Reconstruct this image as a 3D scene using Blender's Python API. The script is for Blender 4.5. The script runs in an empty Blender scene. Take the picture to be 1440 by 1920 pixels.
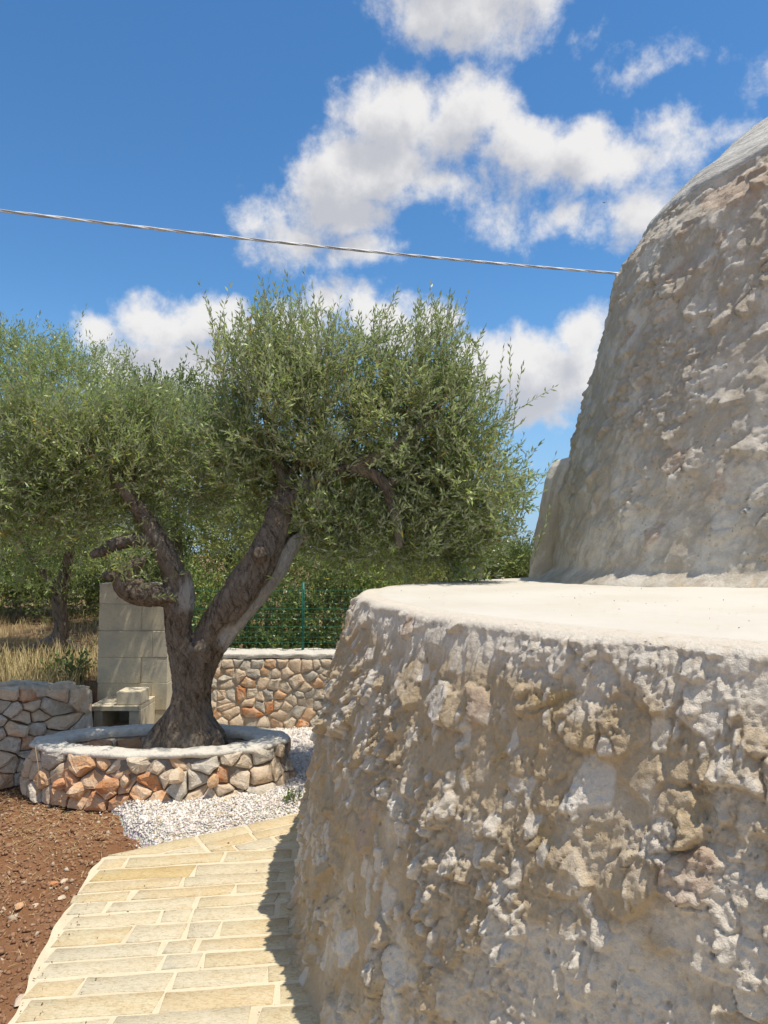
import bpy, math, random
import numpy as np
from mathutils import Vector, Matrix

R = math.radians
rng = np.random.default_rng(7)
random.seed(7)
scene = bpy.context.scene
COL = scene.collection

# ------------------------------------------------------------------ camera
F_PX, W_PX, H_PX, EYE = 1330.0, 1440.0, 1920.0, 1.6
PITCH = math.atan(80.0 / F_PX)
cam_data = bpy.data.cameras.new('camera')
cam_data.sensor_fit = 'VERTICAL'
cam_data.sensor_height = 36.0
cam_data.lens = F_PX / H_PX * 36.0
cam_data.clip_start = 0.05
cam_data.clip_end = 2000.0
cam = bpy.data.objects.new('camera', cam_data)
COL.objects.link(cam)
cam.location = (0, 0, EYE)
cam.rotation_euler = (math.pi / 2 + PITCH, 0, 0)
scene.camera = cam


def ray(px, py):
    x = (px - W_PX / 2) / F_PX
    y = (H_PX / 2 - py) / F_PX
    return Vector((x, math.cos(PITCH) - y * math.sin(PITCH), math.sin(PITCH) + y * math.cos(PITCH)))


def at(px, py, depth):
    d = ray(px, py)
    return Vector((0, 0, EYE)) + d * (depth / d.y)


# ------------------------------------------------------------------ exposure, sun, sky
scene.view_settings.view_transform = 'Standard'
scene.view_settings.look = 'None'
scene.view_settings.exposure = 0.14
scene.view_settings.gamma = 1.0
scene.view_settings.use_curve_mapping = False

SUN_EL, SUN_AZ = R(71.5), R(-24)          # azimuth counted from +X towards +Y
sun_dir = Vector((math.cos(SUN_EL) * math.cos(SUN_AZ), math.cos(SUN_EL) * math.sin(SUN_AZ), math.sin(SUN_EL)))
sl = bpy.data.lights.new('sun', 'SUN')
sl.energy = 4.4
sl.angle = R(0.53)
sl.color = (1.0, 0.925, 0.81)
sun = bpy.data.objects.new('sun', sl)
COL.objects.link(sun)
sun.location = (10, -2, 20)
sun.rotation_euler = sun_dir.to_track_quat('Z', 'Y').to_euler()


class G:
    """tiny node-tree helper"""

    def __init__(self, nt):
        self.nt = nt

    def n(self, t, **kw):
        nd = self.nt.nodes.new(t)
        for k, v in kw.items():
            if k.startswith('_'):
                setattr(nd, k[1:], v)
        for k, v in kw.items():
            if not k.startswith('_'):
                key = int(k[1:]) if k[0] == 'i' and k[1:].isdigit() else k.replace('__', ' ')
                if hasattr(v, 'node'):
                    self.nt.links.new(v, nd.inputs[key])
                else:
                    nd.inputs[key].default_value = v
        return nd

    def math(self, op, a, b=0.0, c=None, clamp=False):
        nd = self.n('ShaderNodeMath', _operation=op, _use_clamp=clamp, i0=a, i1=b)
        if c is not None:
            if hasattr(c, 'node'):
                self.nt.links.new(c, nd.inputs[2])
            else:
                nd.inputs[2].default_value = c
        return nd.outputs[0]

    def noise(self, vec, scale, detail=4, rough=0.55, dist=0.0, out=0):
        return self.n('ShaderNodeTexNoise', Vector=vec, Scale=scale, Detail=detail, Roughness=rough, Distortion=dist).outputs[out]

    def ramp(self, fac, a, b, lo=0.0, hi=1.0):
        nd = self.n('ShaderNodeMapRange', Value=fac)
        nd.interpolation_type = 'SMOOTHSTEP'
        nd.inputs['From Min'].default_value = a
        nd.inputs['From Max'].default_value = b
        nd.inputs['To Min'].default_value = lo
        nd.inputs['To Max'].default_value = hi
        return nd.outputs[0]

    def mix(self, fac, a, b, mode='MIX'):
        nd = self.nt.nodes.new('ShaderNodeMix')
        nd.data_type = 'RGBA'
        nd.blend_type = mode
        for k, v in ((0, fac), (6, a), (7, b)):
            if hasattr(v, 'node'):
                self.nt.links.new(v, nd.inputs[k])
            else:
                nd.inputs[k].default_value = v if k == 0 else (*v, 1)
        return nd.outputs[2]

    def scalev(self, vec, s):
        return self.n('ShaderNodeVectorMath', _operation='MULTIPLY', i0=vec, i1=s).outputs[0]


world = bpy.data.worlds.new('World')
scene.world = world
world.use_nodes = True
wt = world.node_tree
wt.nodes.clear()
SKY_STRENGTH = 0.10

# clouds: soft puffs placed on the sky sphere: (px, py, rx, ry, weight)
PUFFS = [
    (870, 20, 150, 75, 1.0), (790, 45, 80, 50, .9), (980, -20, 100, 70, 1.0), (860, -90, 170, 90, 1.0), (1210, 95, 80, 18, .2), (1100, 60, 60, 24, .24),
    (745, 205, 105, 75, 1.1), (850, 240, 120, 80, 1.15), (960, 285, 120, 66, 1.1), (1085, 265, 66, 56, .95), (640, 330, 110, 80, 1.1),
    (740, 320, 120, 80, 1.15), (640, 400, 120, 70, 1.1), (540, 420, 100, 66, .72), (690, 490, 110, 52, .9), (820, 340, 90, 60, .9), (1150, 310, 110, 56, .62),
    (1180, 420, 80, 64, .60), (1270, 290, 90, 36, .38), (1350, 255, 70, 36, .5), (1240, 230, 50, 40, .5), (470, 410, 50, 46, .5), (900, 400, 90, 50, .42), (1060, 400, 110, 60, .55),
    (190, 615, 60, 42, 1.0), (290, 620, 110, 62, 1.15), (400, 620, 120, 70, 1.1), (330, 700, 200, 80, 1.2), (560, 610, 110, 70, 1.1), (600, 565, 90, 56, 1.0), (700, 610, 100, 66, 1.05), (790, 590, 80, 44, .7), (480, 680, 160, 80, 1.1),
    (930, 700, 90, 84, 1.15), (1010, 715, 110, 92, 1.25), (1100, 625, 62, 58, .9), (880, 655, 60, 44, .8), (1010, 790, 70, 40, .9), (1130, 700, 70, 70, 1.0),
    (1450, 130, 60, 36, .5),
]
cg = bpy.data.node_groups.new('cloud_density', 'ShaderNodeTree')
cg.interface.new_socket('Vector', in_out='INPUT', socket_type='NodeSocketVector')
cg.interface.new_socket('Density', in_out='OUTPUT', socket_type='NodeSocketFloat')
g = G(cg)
gi = cg.nodes.new('NodeGroupInput')
go = cg.nodes.new('NodeGroupOutput')
warp = g.n('ShaderNodeTexNoise', Vector=gi.outputs[0], Scale=7.0, Detail=4.0).outputs['Color']
warp = g.n('ShaderNodeVectorMath', _operation='SUBTRACT', i0=warp, i1=(.5, .5, .5)).outputs[0]
wv = g.n('ShaderNodeVectorMath', _operation='MULTIPLY_ADD', i0=warp, i1=(.10, .10, .10), i2=gi.outputs[0]).outputs[0]
acc = None


def add_puff(direction, rx, ry, w):
    global acc
    d = direction.normalized()
    q = d.to_track_quat('Y', 'Z').to_euler()
    src = wv
    if acc is not None:                   # evaluate the puffs one after the other (keeps the shader stack small)
        src = g.n('ShaderNodeVectorMath', _operation='MULTIPLY_ADD', i0=acc, i1=(1e-9, 1e-9, 1e-9), i2=wv).outputs[0]
    m = g.n('ShaderNodeMapping', _vector_type='TEXTURE', Vector=src)
    m.inputs['Location'].default_value = d
    m.inputs['Rotation'].default_value = q
    m.inputs['Scale'].default_value = (rx * 1.08, 0.5, ry * 1.10)
    ln = g.n('ShaderNodeVectorMath', _operation='LENGTH', i0=m.outputs[0]).outputs['Value']
    v = g.math('MULTIPLY_ADD', ln, -w, w)
    acc = v if acc is None else g.math('SMOOTH_MAX', acc, v, 0.18)


for px, py, rx, ry, w in PUFFS:
    add_puff(ray(px, py), rx / F_PX, ry / F_PX, w)
crs = random.Random(11)
for k in range(30):                       # unseen clouds round the rest of the sky, enlarged to add warm fill
    az, el = R(crs.uniform(48, 312)) + math.pi / 2, R(crs.uniform(10, 68))
    d0 = Vector((math.cos(az) * math.cos(el), math.sin(az) * math.cos(el), math.sin(el)))
    if abs(az - math.pi / 2) < R(62) or az > math.pi * 2 + R(28):
        continue
    add_puff(d0, crs.uniform(.16, .42), crs.uniform(.12, .28), crs.uniform(.9, 1.3))
fin = g.n('ShaderNodeVectorMath', _operation='MULTIPLY_ADD', i0=acc, i1=(1e-9, 1e-9, 1e-9), i2=gi.outputs[0]).outputs[0]
fb = g.noise(fin, 9.0, 6, 0.62, 0.15)
fb2 = g.noise(fin, 38.0, 4, 0.65, 0.2)
dn = g.math('MULTIPLY_ADD', fb, 1.9, -1.06)
dn = g.math('ADD', dn, g.math('MULTIPLY_ADD', fb2, 0.60, -0.30))
dn = g.math('ADD', dn, acc)
cg.links.new(dn, go.inputs[0])

g = G(wt)
tc = wt.nodes.new('ShaderNodeTexCoord')
sky = wt.nodes.new('ShaderNodeTexSky')
sky.sky_type = 'NISHITA'
sky.sun_disc = False
sky.sun_elevation = SUN_EL
sky.sun_rotation = R(90 + 24)
sky.altitude = 100
sky.air_density = 1.0
sky.dust_density = 0.0
sky.ozone_density = 2.2
dvec = g.n('ShaderNodeVectorMath', _operation='NORMALIZE', i0=tc.outputs['Generated']).outputs[0]
c1 = wt.nodes.new('ShaderNodeGroup'); c1.node_tree = cg
wt.links.new(dvec, c1.inputs[0])
up = g.n('ShaderNodeVectorMath', _operation='ADD', i0=dvec, i1=(0.022, 0, 0.045)).outputs[0]
c2 = wt.nodes.new('ShaderNodeGroup'); c2.node_tree = cg
up = g.n('ShaderNodeVectorMath', _operation='MULTIPLY_ADD', i0=c1.outputs[0], i1=(1e-9, 1e-9, 1e-9), i2=up).outputs[0]
wt.links.new(up, c2.inputs[0])
alpha = g.ramp(c1.outputs[0], -0.06, 0.58, 0.0, 0.96)
shade = g.ramp(c2.outputs[0], -0.05, 0.95, 1.0, 0.0)
ccol = g.mix(shade, (5.1, 5.2, 5.6), (8.2, 8.05, 7.9))
hs = g.n('ShaderNodeHueSaturation', Hue=0.5, Saturation=1.20, Value=1.42, Color=sky.outputs[0]).outputs[0]
hs = g.mix(1.0, hs, (.86, 1.0, 1.03), 'MULTIPLY')
upz = g.n('ShaderNodeSeparateXYZ', Vector=dvec).outputs[2]
hs = g.mix(g.ramp(upz, -.02, .34, .85, 0), hs, (2.6, 4.3, 6.9))
skyc = g.mix(alpha, hs, ccol)
# the two halves of mix need the sky colour as A
bg = g.n('ShaderNodeBackground', Color=skyc, Strength=SKY_STRENGTH)
wo = wt.nodes.new('ShaderNodeOutputWorld')
wt.links.new(bg.outputs[0], wo.inputs[0])

world.cycles.sampling_method = 'MANUAL'
world.cycles.sample_map_resolution = 512
scene.render.engine = 'CYCLES'
scene.cycles.use_denoising = True
scene.cycles.max_bounces = 8
scene.cycles.diffuse_bounces = 5
scene.cycles.transparent_max_bounces = 8


# ------------------------------------------------------------------ helpers
def hash01(ix, iy, iz, seed):
    with np.errstate(over='ignore'):
        h = (ix.astype(np.int64) * 374761393 + iy.astype(np.int64) * 668265263 + iz.astype(np.int64) * 2147483647 + seed * 974634777) & 0xFFFFFFFF
        h = ((h ^ (h >> 13)) * 1274126177) & 0xFFFFFFFF
        h = ((h ^ (h >> 16)) * 2246822519) & 0xFFFFFFFF
        h = h ^ (h >> 15)
    return (h & 0xFFFFFF).astype(np.float64) / 0xFFFFFF


def vnoise(x, y, z=None, seed=0):
    x = np.asarray(x, float); y = np.asarray(y, float)
    z = np.zeros_like(x) if z is None else np.asarray(z, float)
    ix, iy, iz = np.floor(x), np.floor(y), np.floor(z)
    fx, fy, fz = x - ix, y - iy, z - iz
    fx, fy, fz = [t * t * (3 - 2 * t) for t in (fx, fy, fz)]
    out = 0
    for dx in (0, 1):
        for dy in (0, 1):
            for dz in (0, 1):
                w = (fx if dx else 1 - fx) * (fy if dy else 1 - fy) * (fz if dz else 1 - fz)
                out = out + w * hash01(ix + dx, iy + dy, iz + dz, seed)
    return out * 2 - 1


def fbm(x, y, z=None, seed=0, octv=4, gain=0.5):
    a, s, t = 1.0, 0.0, 0.0
    f = 1.0
    for k in range(octv):
        s = s + a * vnoise(x * f, y * f, None if z is None else z * f, seed + k * 17)
        t += a
        a *= gain
        f *= 2.03
    return s / t


def worley(u, v, seed):
    iu, iv = np.floor(u), np.floor(v)
    f1 = np.full(u.shape, 9.0); f2 = np.full(u.shape, 9.0)
    cu = np.zeros(u.shape); cv = np.zeros(u.shape)
    ki = np.zeros(u.shape); kj = np.zeros(u.shape)
    zz = np.zeros(u.shape)
    for dx in (-1, 0, 1):
        for dy in (-1, 0, 1):
            a, b = iu + dx, iv + dy
            pu = a + 0.12 + 0.76 * hash01(a, b, zz, seed)
            pv = b + 0.12 + 0.76 * hash01(a, b, zz + 1, seed)
            d = np.hypot(u - pu, v - pv)
            near = d < f1
            f2 = np.where(near, f1, np.minimum(f2, d))
            f1 = np.where(near, d, f1)
            cu = np.where(near, pu, cu); cv = np.where(near, pv, cv)
            ki = np.where(near, a, ki); kj = np.where(near, b, kj)
    r = [hash01(ki, kj, zz + q, seed + 50) for q in range(4)]
    return f1, f2, u - cu, v - cv, r


def sstep(x, a, b):
    t = np.clip((x - a) / (b - a), 0, 1)
    return t * t * (3 - 2 * t)


def make_mesh(name, verts, faces=None, mat=None, parent=None, smooth=False, link=True, quads=None, attrs=None, mats=None, mat_idx=None):
    """verts (n,3); quads: int array (m,4) or faces: list"""
    me = bpy.data.meshes.new(name)
    verts = np.asarray(verts, dtype=np.float32)
    if quads is not None:
        quads = np.asarray(quads, dtype=np.int32)
        k = quads.shape[1]
        me.vertices.add(len(verts)); me.vertices.foreach_set('co', verts.ravel())
        me.loops.add(quads.size); me.loops.foreach_set('vertex_index', quads.ravel())
        me.polygons.add(len(quads))
        me.polygons.foreach_set('loop_start', np.arange(len(quads), dtype=np.int32) * k)
        me.polygons.foreach_set('loop_total', np.full(len(quads), k, dtype=np.int32))
        me.update(calc_edges=True)
    else:
        me.from_pydata([tuple(map(float, v)) for v in verts], [], faces)
        me.update()
    if smooth:
        me.polygons.foreach_set('use_smooth', np.ones(len(me.polygons), dtype=bool))
    for m in (mats or ([mat] if mat else [])):
        me.materials.append(m)
    if mat_idx is not None:
        me.polygons.foreach_set('material_index', np.asarray(mat_idx, dtype=np.int32))
    for an, (dom, arr) in (attrs or {}).items():
        at_ = me.attributes.new(an, 'FLOAT', dom)
        at_.data.foreach_set('value', np.asarray(arr, dtype=np.float32))
    ob = bpy.data.objects.new(name, me)
    if link:
        COL.objects.link(ob)
    if parent is not None:
        ob.parent = parent
        ob.matrix_parent_inverse = parent.matrix_basis.inverted()
    return ob


def tag(o, label=None, cat=None, group=None, kind=None):
    if label: o['label'] = label
    if cat: o['category'] = cat
    if group: o['group'] = group
    if kind: o['kind'] = kind
    return o


def thing(name, loc, label, cat, group=None):
    o = bpy.data.objects.new(name, None)
    o.empty_display_size = 0.2
    o.location = loc
    COL.objects.link(o)
    return tag(o, label, cat, group)


def grid_quads(nu, nv, mask=None):
    i, j = np.meshgrid(np.arange(nu - 1), np.arange(nv - 1), indexing='ij')
    a = (i * nv + j)
    q = np.stack([a, a + nv, a + nv + 1, a + 1], -1)
    if mask is not None:
        return q[mask]
    return q.reshape(-1, 4)


# ------------------------------------------------------------------ materials
def new_mat(name):
    m = bpy.data.materials.new(name)
    m.use_nodes = True
    m.node_tree.nodes.clear()
    return m, G(m.node_tree)


def finish(m, g, color, rough=0.9, height=None, strength=0.5, dist=0.01, spec=0.25, extra=None):
    kw = dict(Base__Color=color, Roughness=rough)
    p = g.n('ShaderNodeBsdfPrincipled', **kw)
    p.inputs['Specular IOR Level'].default_value = spec
    if height is not None:
        b = g.n('ShaderNodeBump', Strength=strength, Distance=dist, Height=height)
        g.nt.links.new(b.outputs[0], p.inputs['Normal'])
    o = g.n('ShaderNodeOutputMaterial')
    sh = p.outputs[0]
    if extra is not None:
        sh = extra(g, sh)
    g.nt.links.new(sh, o.inputs[0])
    return m


def pos(g):
    return g.n('ShaderNodeNewGeometry').outputs['Position']


def attr(g, name):
    return g.n('ShaderNodeAttribute', _attribute_name=name).outputs['Fac']


def mat_limewash(name, white, tan, ochre, stain_scale, stain_lo, stain_hi, fine=1.0):
    m, g = new_mat(name)
    p = pos(g)
    st = attr(g, 'stone')
    fr = attr(g, 'lime_and_lit')
    ps = g.scalev(p, (1, 1, .75))
    n1 = g.noise(ps, stain_scale, 6, .62, .4)
    n2 = g.noise(ps, stain_scale * 3.1, 5, .6, .2)
    n3 = g.noise(p, 26, 5, .65)
    n4 = g.noise(p, 120, 3, .6)
    c = g.mix(g.ramp(n1, stain_lo, stain_hi), white, tan)
    c = g.mix(g.math('MULTIPLY', g.ramp(n2, .5, .72), g.ramp(n1, .38, .6)), c, ochre)
    c = g.mix(g.ramp(n3, .5, .75, 0, .35), c, (white[0] * 1.05, white[1] * 1.05, white[2] * 1.05))
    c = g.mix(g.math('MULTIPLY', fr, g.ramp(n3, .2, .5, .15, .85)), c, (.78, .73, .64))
    c = g.mix(g.math('MULTIPLY', st, g.ramp(n3, .3, .6)), c, (.50, .38, .28))
    c = g.mix(g.ramp(n4, .3, .7, .0, .18), c, (.30, .25, .19))
    pits = g.n('ShaderNodeTexVoronoi', Vector=g.n('ShaderNodeVectorMath', _operation='MULTIPLY_ADD', i0=g.noise(p, 30, 2, .5, 0, 1), i1=(.03, .03, .03), i2=p).outputs[0], Scale=34.0).outputs['Distance']
    pitm = g.math('MULTIPLY', g.ramp(pits, .08, .24, 1, 0), g.ramp(n2, .52, .66))
    c = g.mix(g.math('MULTIPLY', pitm, .5), c, (.22, .18, .13))
    rr = g.noise(p, 60, 6, .7)
    h = g.math('MULTIPLY_ADD', rr, 1.0, g.math('MULTIPLY', g.noise(p, 260, 3, .6), .35))
    h = g.math('MULTIPLY_ADD', pitm, -.9, h)
    return finish(m, g, c, .92, h, .75 * fine, .012, .15)


M = {}
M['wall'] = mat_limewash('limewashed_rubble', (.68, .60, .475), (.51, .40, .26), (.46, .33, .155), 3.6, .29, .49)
M['dome'] = mat_limewash('limewashed_dome', (.70, .64, .54), (.48, .42, .335), (.60, .485, .32), 5.0, .34, .56, 1.0)

m, g = new_mat('terrace_plaster')
p = pos(g)
n = g.noise(p, 1.6, 5, .6)
n2 = g.noise(p, 14, 6, .7)
c = g.mix(g.ramp(n, .35, .7), (.605, .57, .495), (.56, .515, .43))
c = g.mix(g.ramp(n2, .45, .75, 0, .5), c, (.60, .57, .50))
sp = g.n('ShaderNodeTexVoronoi', Vector=p, Scale=55.0).outputs['Distance']
c = g.mix(g.math('MULTIPLY', g.ramp(sp, .05, .12, .6, 0), g.ramp(g.noise(p, 3, 3), .55, .7)), c, (.35, .24, .18))
h = g.math('ADD', g.noise(p, 40, 6, .7), g.math('MULTIPLY', g.noise(p, 220, 3), .4))
M['terrace'] = finish(m, g, c, .9, h, .5, .006, .15)

m, g = new_mat('dome_cap_plaster')
p = pos(g)
ps = g.scalev(p, (1.5, 1.5, 9))
n = g.noise(ps, 4, 6, .65, .6)
n2 = g.noise(g.scalev(p, (1, 1, 4)), 22, 6, .7, .3)
c = g.mix(g.ramp(n, .4, .62), (.68, .66, .60), (.50, .48, .43))
c = g.mix(g.ramp(n2, .52, .68, 0, .55), c, (.30, .29, .26))
M['cap'] = finish(m, g, c, .92, g.math('ADD', n2, n), .9, .02, .15)


def mat_rock(name, cols, lich=(.33, .31, .28), lich_amt=.6, bump=.8):
    m, g = new_mat(name)
    p = pos(g)
    oi = g.n('ShaderNodeObjectInfo').outputs['Random']
    off = g.n('ShaderNodeVectorMath', _operation='SCALE', i0=(1, 1, 1))
    g.nt.links.new(g.math('MULTIPLY', oi, 40), off.inputs['Scale'])
    pp = g.n('ShaderNodeVectorMath', _operation='ADD', i0=p, i1=off.outputs[0]).outputs[0]
    c = g.mix(oi, cols[0], cols[1])
    n1 = g.noise(pp, 9, 5, .6, .5)
    n2 = g.noise(pp, 32, 6, .65)
    c = g.mix(g.ramp(n1, .38, .66), c, cols[2])
    c = g.mix(g.ramp(n2, .48, .7, 0, lich_amt), c, lich)
    v = g.n('ShaderNodeTexVoronoi', Vector=pp, Scale=70.0).outputs['Distance']
    h = g.math('ADD', g.noise(pp, 30, 6, .7), g.math('MULTIPLY', v, .3))
    return finish(m, g, c, .9, h, bump, .012, .2)


M['rock_grey'] = mat_rock('grey_limestone', ((.46, .405, .33), (.54, .48, .39), (.62, .56, .46)), (.27, .245, .21))
M['rock_cream'] = mat_rock('cream_limestone', ((.64, .54, .41), (.66, .56, .42), (.58, .45, .32)), (.36, .31, .25), .4)
M['rock_tan'] = mat_rock('tan_limestone', ((.60, .45, .30), (.62, .46, .31), (.66, .56, .43)), (.36, .27, .2), .4)
M['rock_orange'] = mat_rock('orange_stone', ((.62, .35, .18), (.63, .40, .22), (.66, .51, .36)), (.42, .22, .12), .5)
M['rock_red'] = mat_rock('rusty_orange_stone', ((.50, .21, .09), (.56, .27, .12), (.60, .44, .30)), (.36, .16, .08), .5)
M['core'] = mat_rock('wall_infill', ((.26, .21, .16), (.28, .22, .16), (.33, .28, .22)), (.16, .12, .09), .6)
M['mortar_fill'] = mat_rock('pale_mortar', ((.56, .49, .39), (.56, .49, .39), (.50, .43, .33)), (.38, .32, .24), .5)
M['coping'] = mat_rock('coping_cement', ((.60, .56, .48), (.60, .56, .48), (.66, .62, .54)), (.40, .37, .31), .5, .6)

# tuff blocks of the barbecue
m, g = new_mat('tuff_block')
p = pos(g)
oi = g.n('ShaderNodeObjectInfo').outputs['Random']
c = g.mix(oi, (.62, .54, .38), (.68, .60, .44))
c = g.mix(g.ramp(g.noise(p, 5, 5, .6), .4, .7, 0, .7), c, (.43, .40, .32))
c = g.mix(g.ramp(g.noise(p, 60, 4, .6), .5, .75, 0, .5), c, (.36, .31, .22))
M['tuff'] = finish(m, g, c, .92, g.noise(p, 90, 5, .7), .5, .005, .15)

# paving stones
def mat_paver(name, a, b, cst):
    m, g = new_mat(name)
    p = pos(g)
    oi = g.n('ShaderNodeObjectInfo').outputs['Random']
    off = g.n('ShaderNodeVectorMath', _operation='SCALE', i0=(1, 1, 0))
    g.nt.links.new(g.math('MULTIPLY', oi, 60), off.inputs['Scale'])
    pp = g.n('ShaderNodeVectorMath', _operation='ADD', i0=p, i1=off.outputs[0]).outputs[0]
    st = g.scalev(pp, (1, 2.4, 1))
    c = g.mix(oi, a, b)
    n1 = g.noise(st, 7, 6, .65, .8)
    c = g.mix(g.ramp(n1, .42, .68), c, cst)
    n2 = g.noise(st, 55, 6, .7, .6)
    c = g.mix(g.ramp(n2, .45, .7, 0, .4), c, (.68, .60, .42))
    c = g.mix(g.ramp(n2, .36, .52, .6, 0), c, (.36, .27, .14))
    c = g.mix(g.ramp(g.noise(pp, 130, 4, .7), .5, .72, 0, .4), c, (.40, .31, .18))
    c = g.mix(g.ramp(g.noise(p, 2.2, 5, .6), .52, .72, 0, .35), c, (.46, .38, .25))
    c = g.mix(g.ramp(g.noise(pp, 3.5, 3, .6), .55, .75, 0, .5), c, (.70, .62, .46))
    h = g.math('ADD', n2, g.math('MULTIPLY', n1, .8))
    return finish(m, g, c, .8, h, .7, .006, .3)


M['paver'] = [
    mat_paver('sand_paver', (.60, .50, .31), (.62, .54, .36), (.58, .44, .24)),
    mat_paver('cream_paver', (.64, .56, .39), (.63, .57, .42), (.60, .50, .33)),
    mat_paver('ochre_paver', (.58, .45, .25), (.61, .48, .28), (.62, .52, .35)),
    mat_paver('grey_paver', (.56, .51, .39), (.58, .53, .39), (.59, .51, .35)),
    mat_paver('golden_paver', (.55, .41, .18), (.57, .43, .20), (.51, .37, .16)),
]
m, g = new_mat('paving_mortar')
p = pos(g)
n = g.noise(p, 8, 5, .6)
c = g.mix(g.ramp(n, .4, .7), (.68, .585, .42), (.62, .52, .36))
c = g.mix(g.ramp(g.noise(p, 90, 4, .7), .5, .7, 0, .4), c, (.50, .40, .27))
M['mortar'] = finish(m, g, c, .9, g.noise(p, 80, 5, .7), .5, .005, .15)

# soil and dry field
m, g = new_mat('ground_soil')
p = pos(g)
fld = attr(g, 'field')
n1 = g.noise(p, 1.4, 5, .6)
n2 = g.noise(p, 22, 6, .7)
n3 = g.noise(p, 110, 4, .65)
soil = g.mix(g.ramp(n1, .35, .7), (.235, .115, .055), (.30, .16, .085))
soil = g.mix(g.ramp(n2, .5, .72, 0, .55), soil, (.40, .26, .16))
soil = g.mix(g.ramp(n3, .32, .5, .6, 0), soil, (.15, .075, .042))
dry = g.mix(g.ramp(n1, .35, .65), (.24, .165, .09), (.17, .10, .06))
dry = g.mix(g.ramp(n2, .42, .7), dry, (.28, .20, .11))
c = g.mix(fld, soil, dry)
h = g.math('ADD', n2, g.math('MULTIPLY', n3, .6))
M['soil'] = finish(m, g, c, .95, h, .9, .02, .1)

m, g = new_mat('gravel_bed')
p = pos(g)
v = g.n('ShaderNodeTexVoronoi', Vector=p, Scale=75.0)
c = g.mix(g.ramp(v.outputs['Distance'], .25, .6), (.70, .67, .63), (.48, .43, .38))
c = g.mix(.35, c, v.outputs['Color'], 'SOFT_LIGHT')
M['gravel_bed'] = finish(m, g, c, .9, g.math('MULTIPLY', v.outputs['Distance'], -1), .9, .012, .2)
m, g = new_mat('gravel_chip')
r_ = attr(g, 'rnd')
c = g.mix(r_, (.68, .63, .57), (.82, .78, .72))
c = g.mix(g.ramp(r_, .0, .09, 1, 0), c, (.52, .42, .34))
M['chip'] = finish(m, g, c, .8, None)
m, g = new_mat('clod')
r_ = attr(g, 'rnd')
c = g.mix(r_, (.24, .125, .07), (.38, .225, .13))
c = g.mix(g.ramp(r_, .90, .97), c, (.52, .44, .33))
M['clod'] = finish(m, g, c, .95, g.noise(pos(g), 90, 4, .7), .6, .008)
m, g = new_mat('straw')
r_ = attr(g, 'rnd')
M['straw'] = finish(m, g, g.mix(r_, (.42, .29, .13), (.58, .46, .26)), .8)
m, g = new_mat('dry_grass')
r_ = attr(g, 'rnd')
c = g.mix(r_, (.40, .30, .14), (.52, .43, .22))
c = g.mix(g.ramp(r_, .0, .2, 1, 0), c, (.20, .23, .07))
M['dry_grass'] = finish(m, g, c, .8)


def leaf_mat(name, top_a, top_b, under, yellow=.015, trans=.22):
    m, g = new_mat(name)
    r_ = attr(g, 'rnd')
    p = pos(g)
    bf = g.n('ShaderNodeNewGeometry').outputs['Backfacing']
    big = g.ramp(g.noise(p, 1.7, 3, .5), .35, .65)
    c = g.mix(r_, top_a, top_b)
    c = g.mix(g.math('MULTIPLY', big, .45), c, (top_b[0] * 1.25, top_b[1] * 1.08, top_b[2] * .9))
    c = g.mix(bf, c, under)
    c = g.mix(g.ramp(r_, 1 - yellow, 1 - yellow * .5), c, (.50, .36, .06))
    pr = g.n('ShaderNodeBsdfPrincipled', Base__Color=c, Roughness=.42)
    pr.inputs['Specular IOR Level'].default_value = .5
    tr = g.n('ShaderNodeBsdfTranslucent', Color=g.mix(.4, c, (.30, .42, .07)))
    mx = g.n('ShaderNodeMixShader', Fac=trans)
    g.nt.links.new(pr.outputs[0], mx.inputs[1])
    g.nt.links.new(tr.outputs[0], mx.inputs[2])
    o = g.n('ShaderNodeOutputMaterial')
    g.nt.links.new(mx.outputs[0], o.inputs[0])
    return m


M['olive'] = leaf_mat('olive_leaf', (.175, .255, .062), (.33, .435, .105), (.44, .49, .31), .020, .32)
M['olive_far'] = leaf_mat('olive_leaf_distant', (.20, .25, .06), (.36, .41, .11), (.33, .35, .18), .03, .34)
M['bush'] = leaf_mat('mastic_leaf', (.12, .19, .042), (.26, .34, .085), (.16, .2, .09), .03, .3)
M['dark_leaf'] = leaf_mat('dark_leaf', (.085, .125, .033), (.19, .25, .065), (.13, .16, .07), .01)
M['weed'] = leaf_mat('weed_leaf', (.09, .15, .03), (.17, .24, .06), (.16, .2, .09), .02)


def mat_bark(name, a, b, pale, pale_amt=0.0):
    m, g = new_mat(name)
    p = pos(g)
    sk = g.n('ShaderNodeVectorRotate', Vector=p, Angle=R(24), _rotation_type='Y_AXIS').outputs[0]
    wp = g.n('ShaderNodeVectorMath', _operation='MULTIPLY_ADD', i0=g.noise(p, 9, 4, .6, 0, 1), i1=(.09, .09, .09), i2=sk).outputs[0]
    st = g.scalev(wp, (1, 1, .13))
    n1 = g.noise(st, 42, 7, .72, .5)
    nr_ = g.n('ShaderNodeTexNoise', _noise_type='RIDGED_MULTIFRACTAL', Vector=st, Scale=24.0, Detail=4.0, Roughness=.5).outputs[0]
    n2 = g.noise(p, 5, 4, .6)
    c = g.mix(g.ramp(n1, .35, .65), a, b)
    c = g.mix(g.ramp(n1, .34, .50, .85, 0), c, (a[0] * .33, a[1] * .31, a[2] * .30))
    c = g.mix(g.ramp(n2, .46, .70, 0, .6), c, (.36, .315, .26))
    pa = attr(g, 'pale')
    c = g.mix(g.math('MULTIPLY', pa, g.ramp(n1, .28, .46)), c, pale)
    h = g.math('MULTIPLY_ADD', nr_, .25, n1)
    return finish(m, g, c, .93, h, 1.0, .045, .12)


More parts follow.
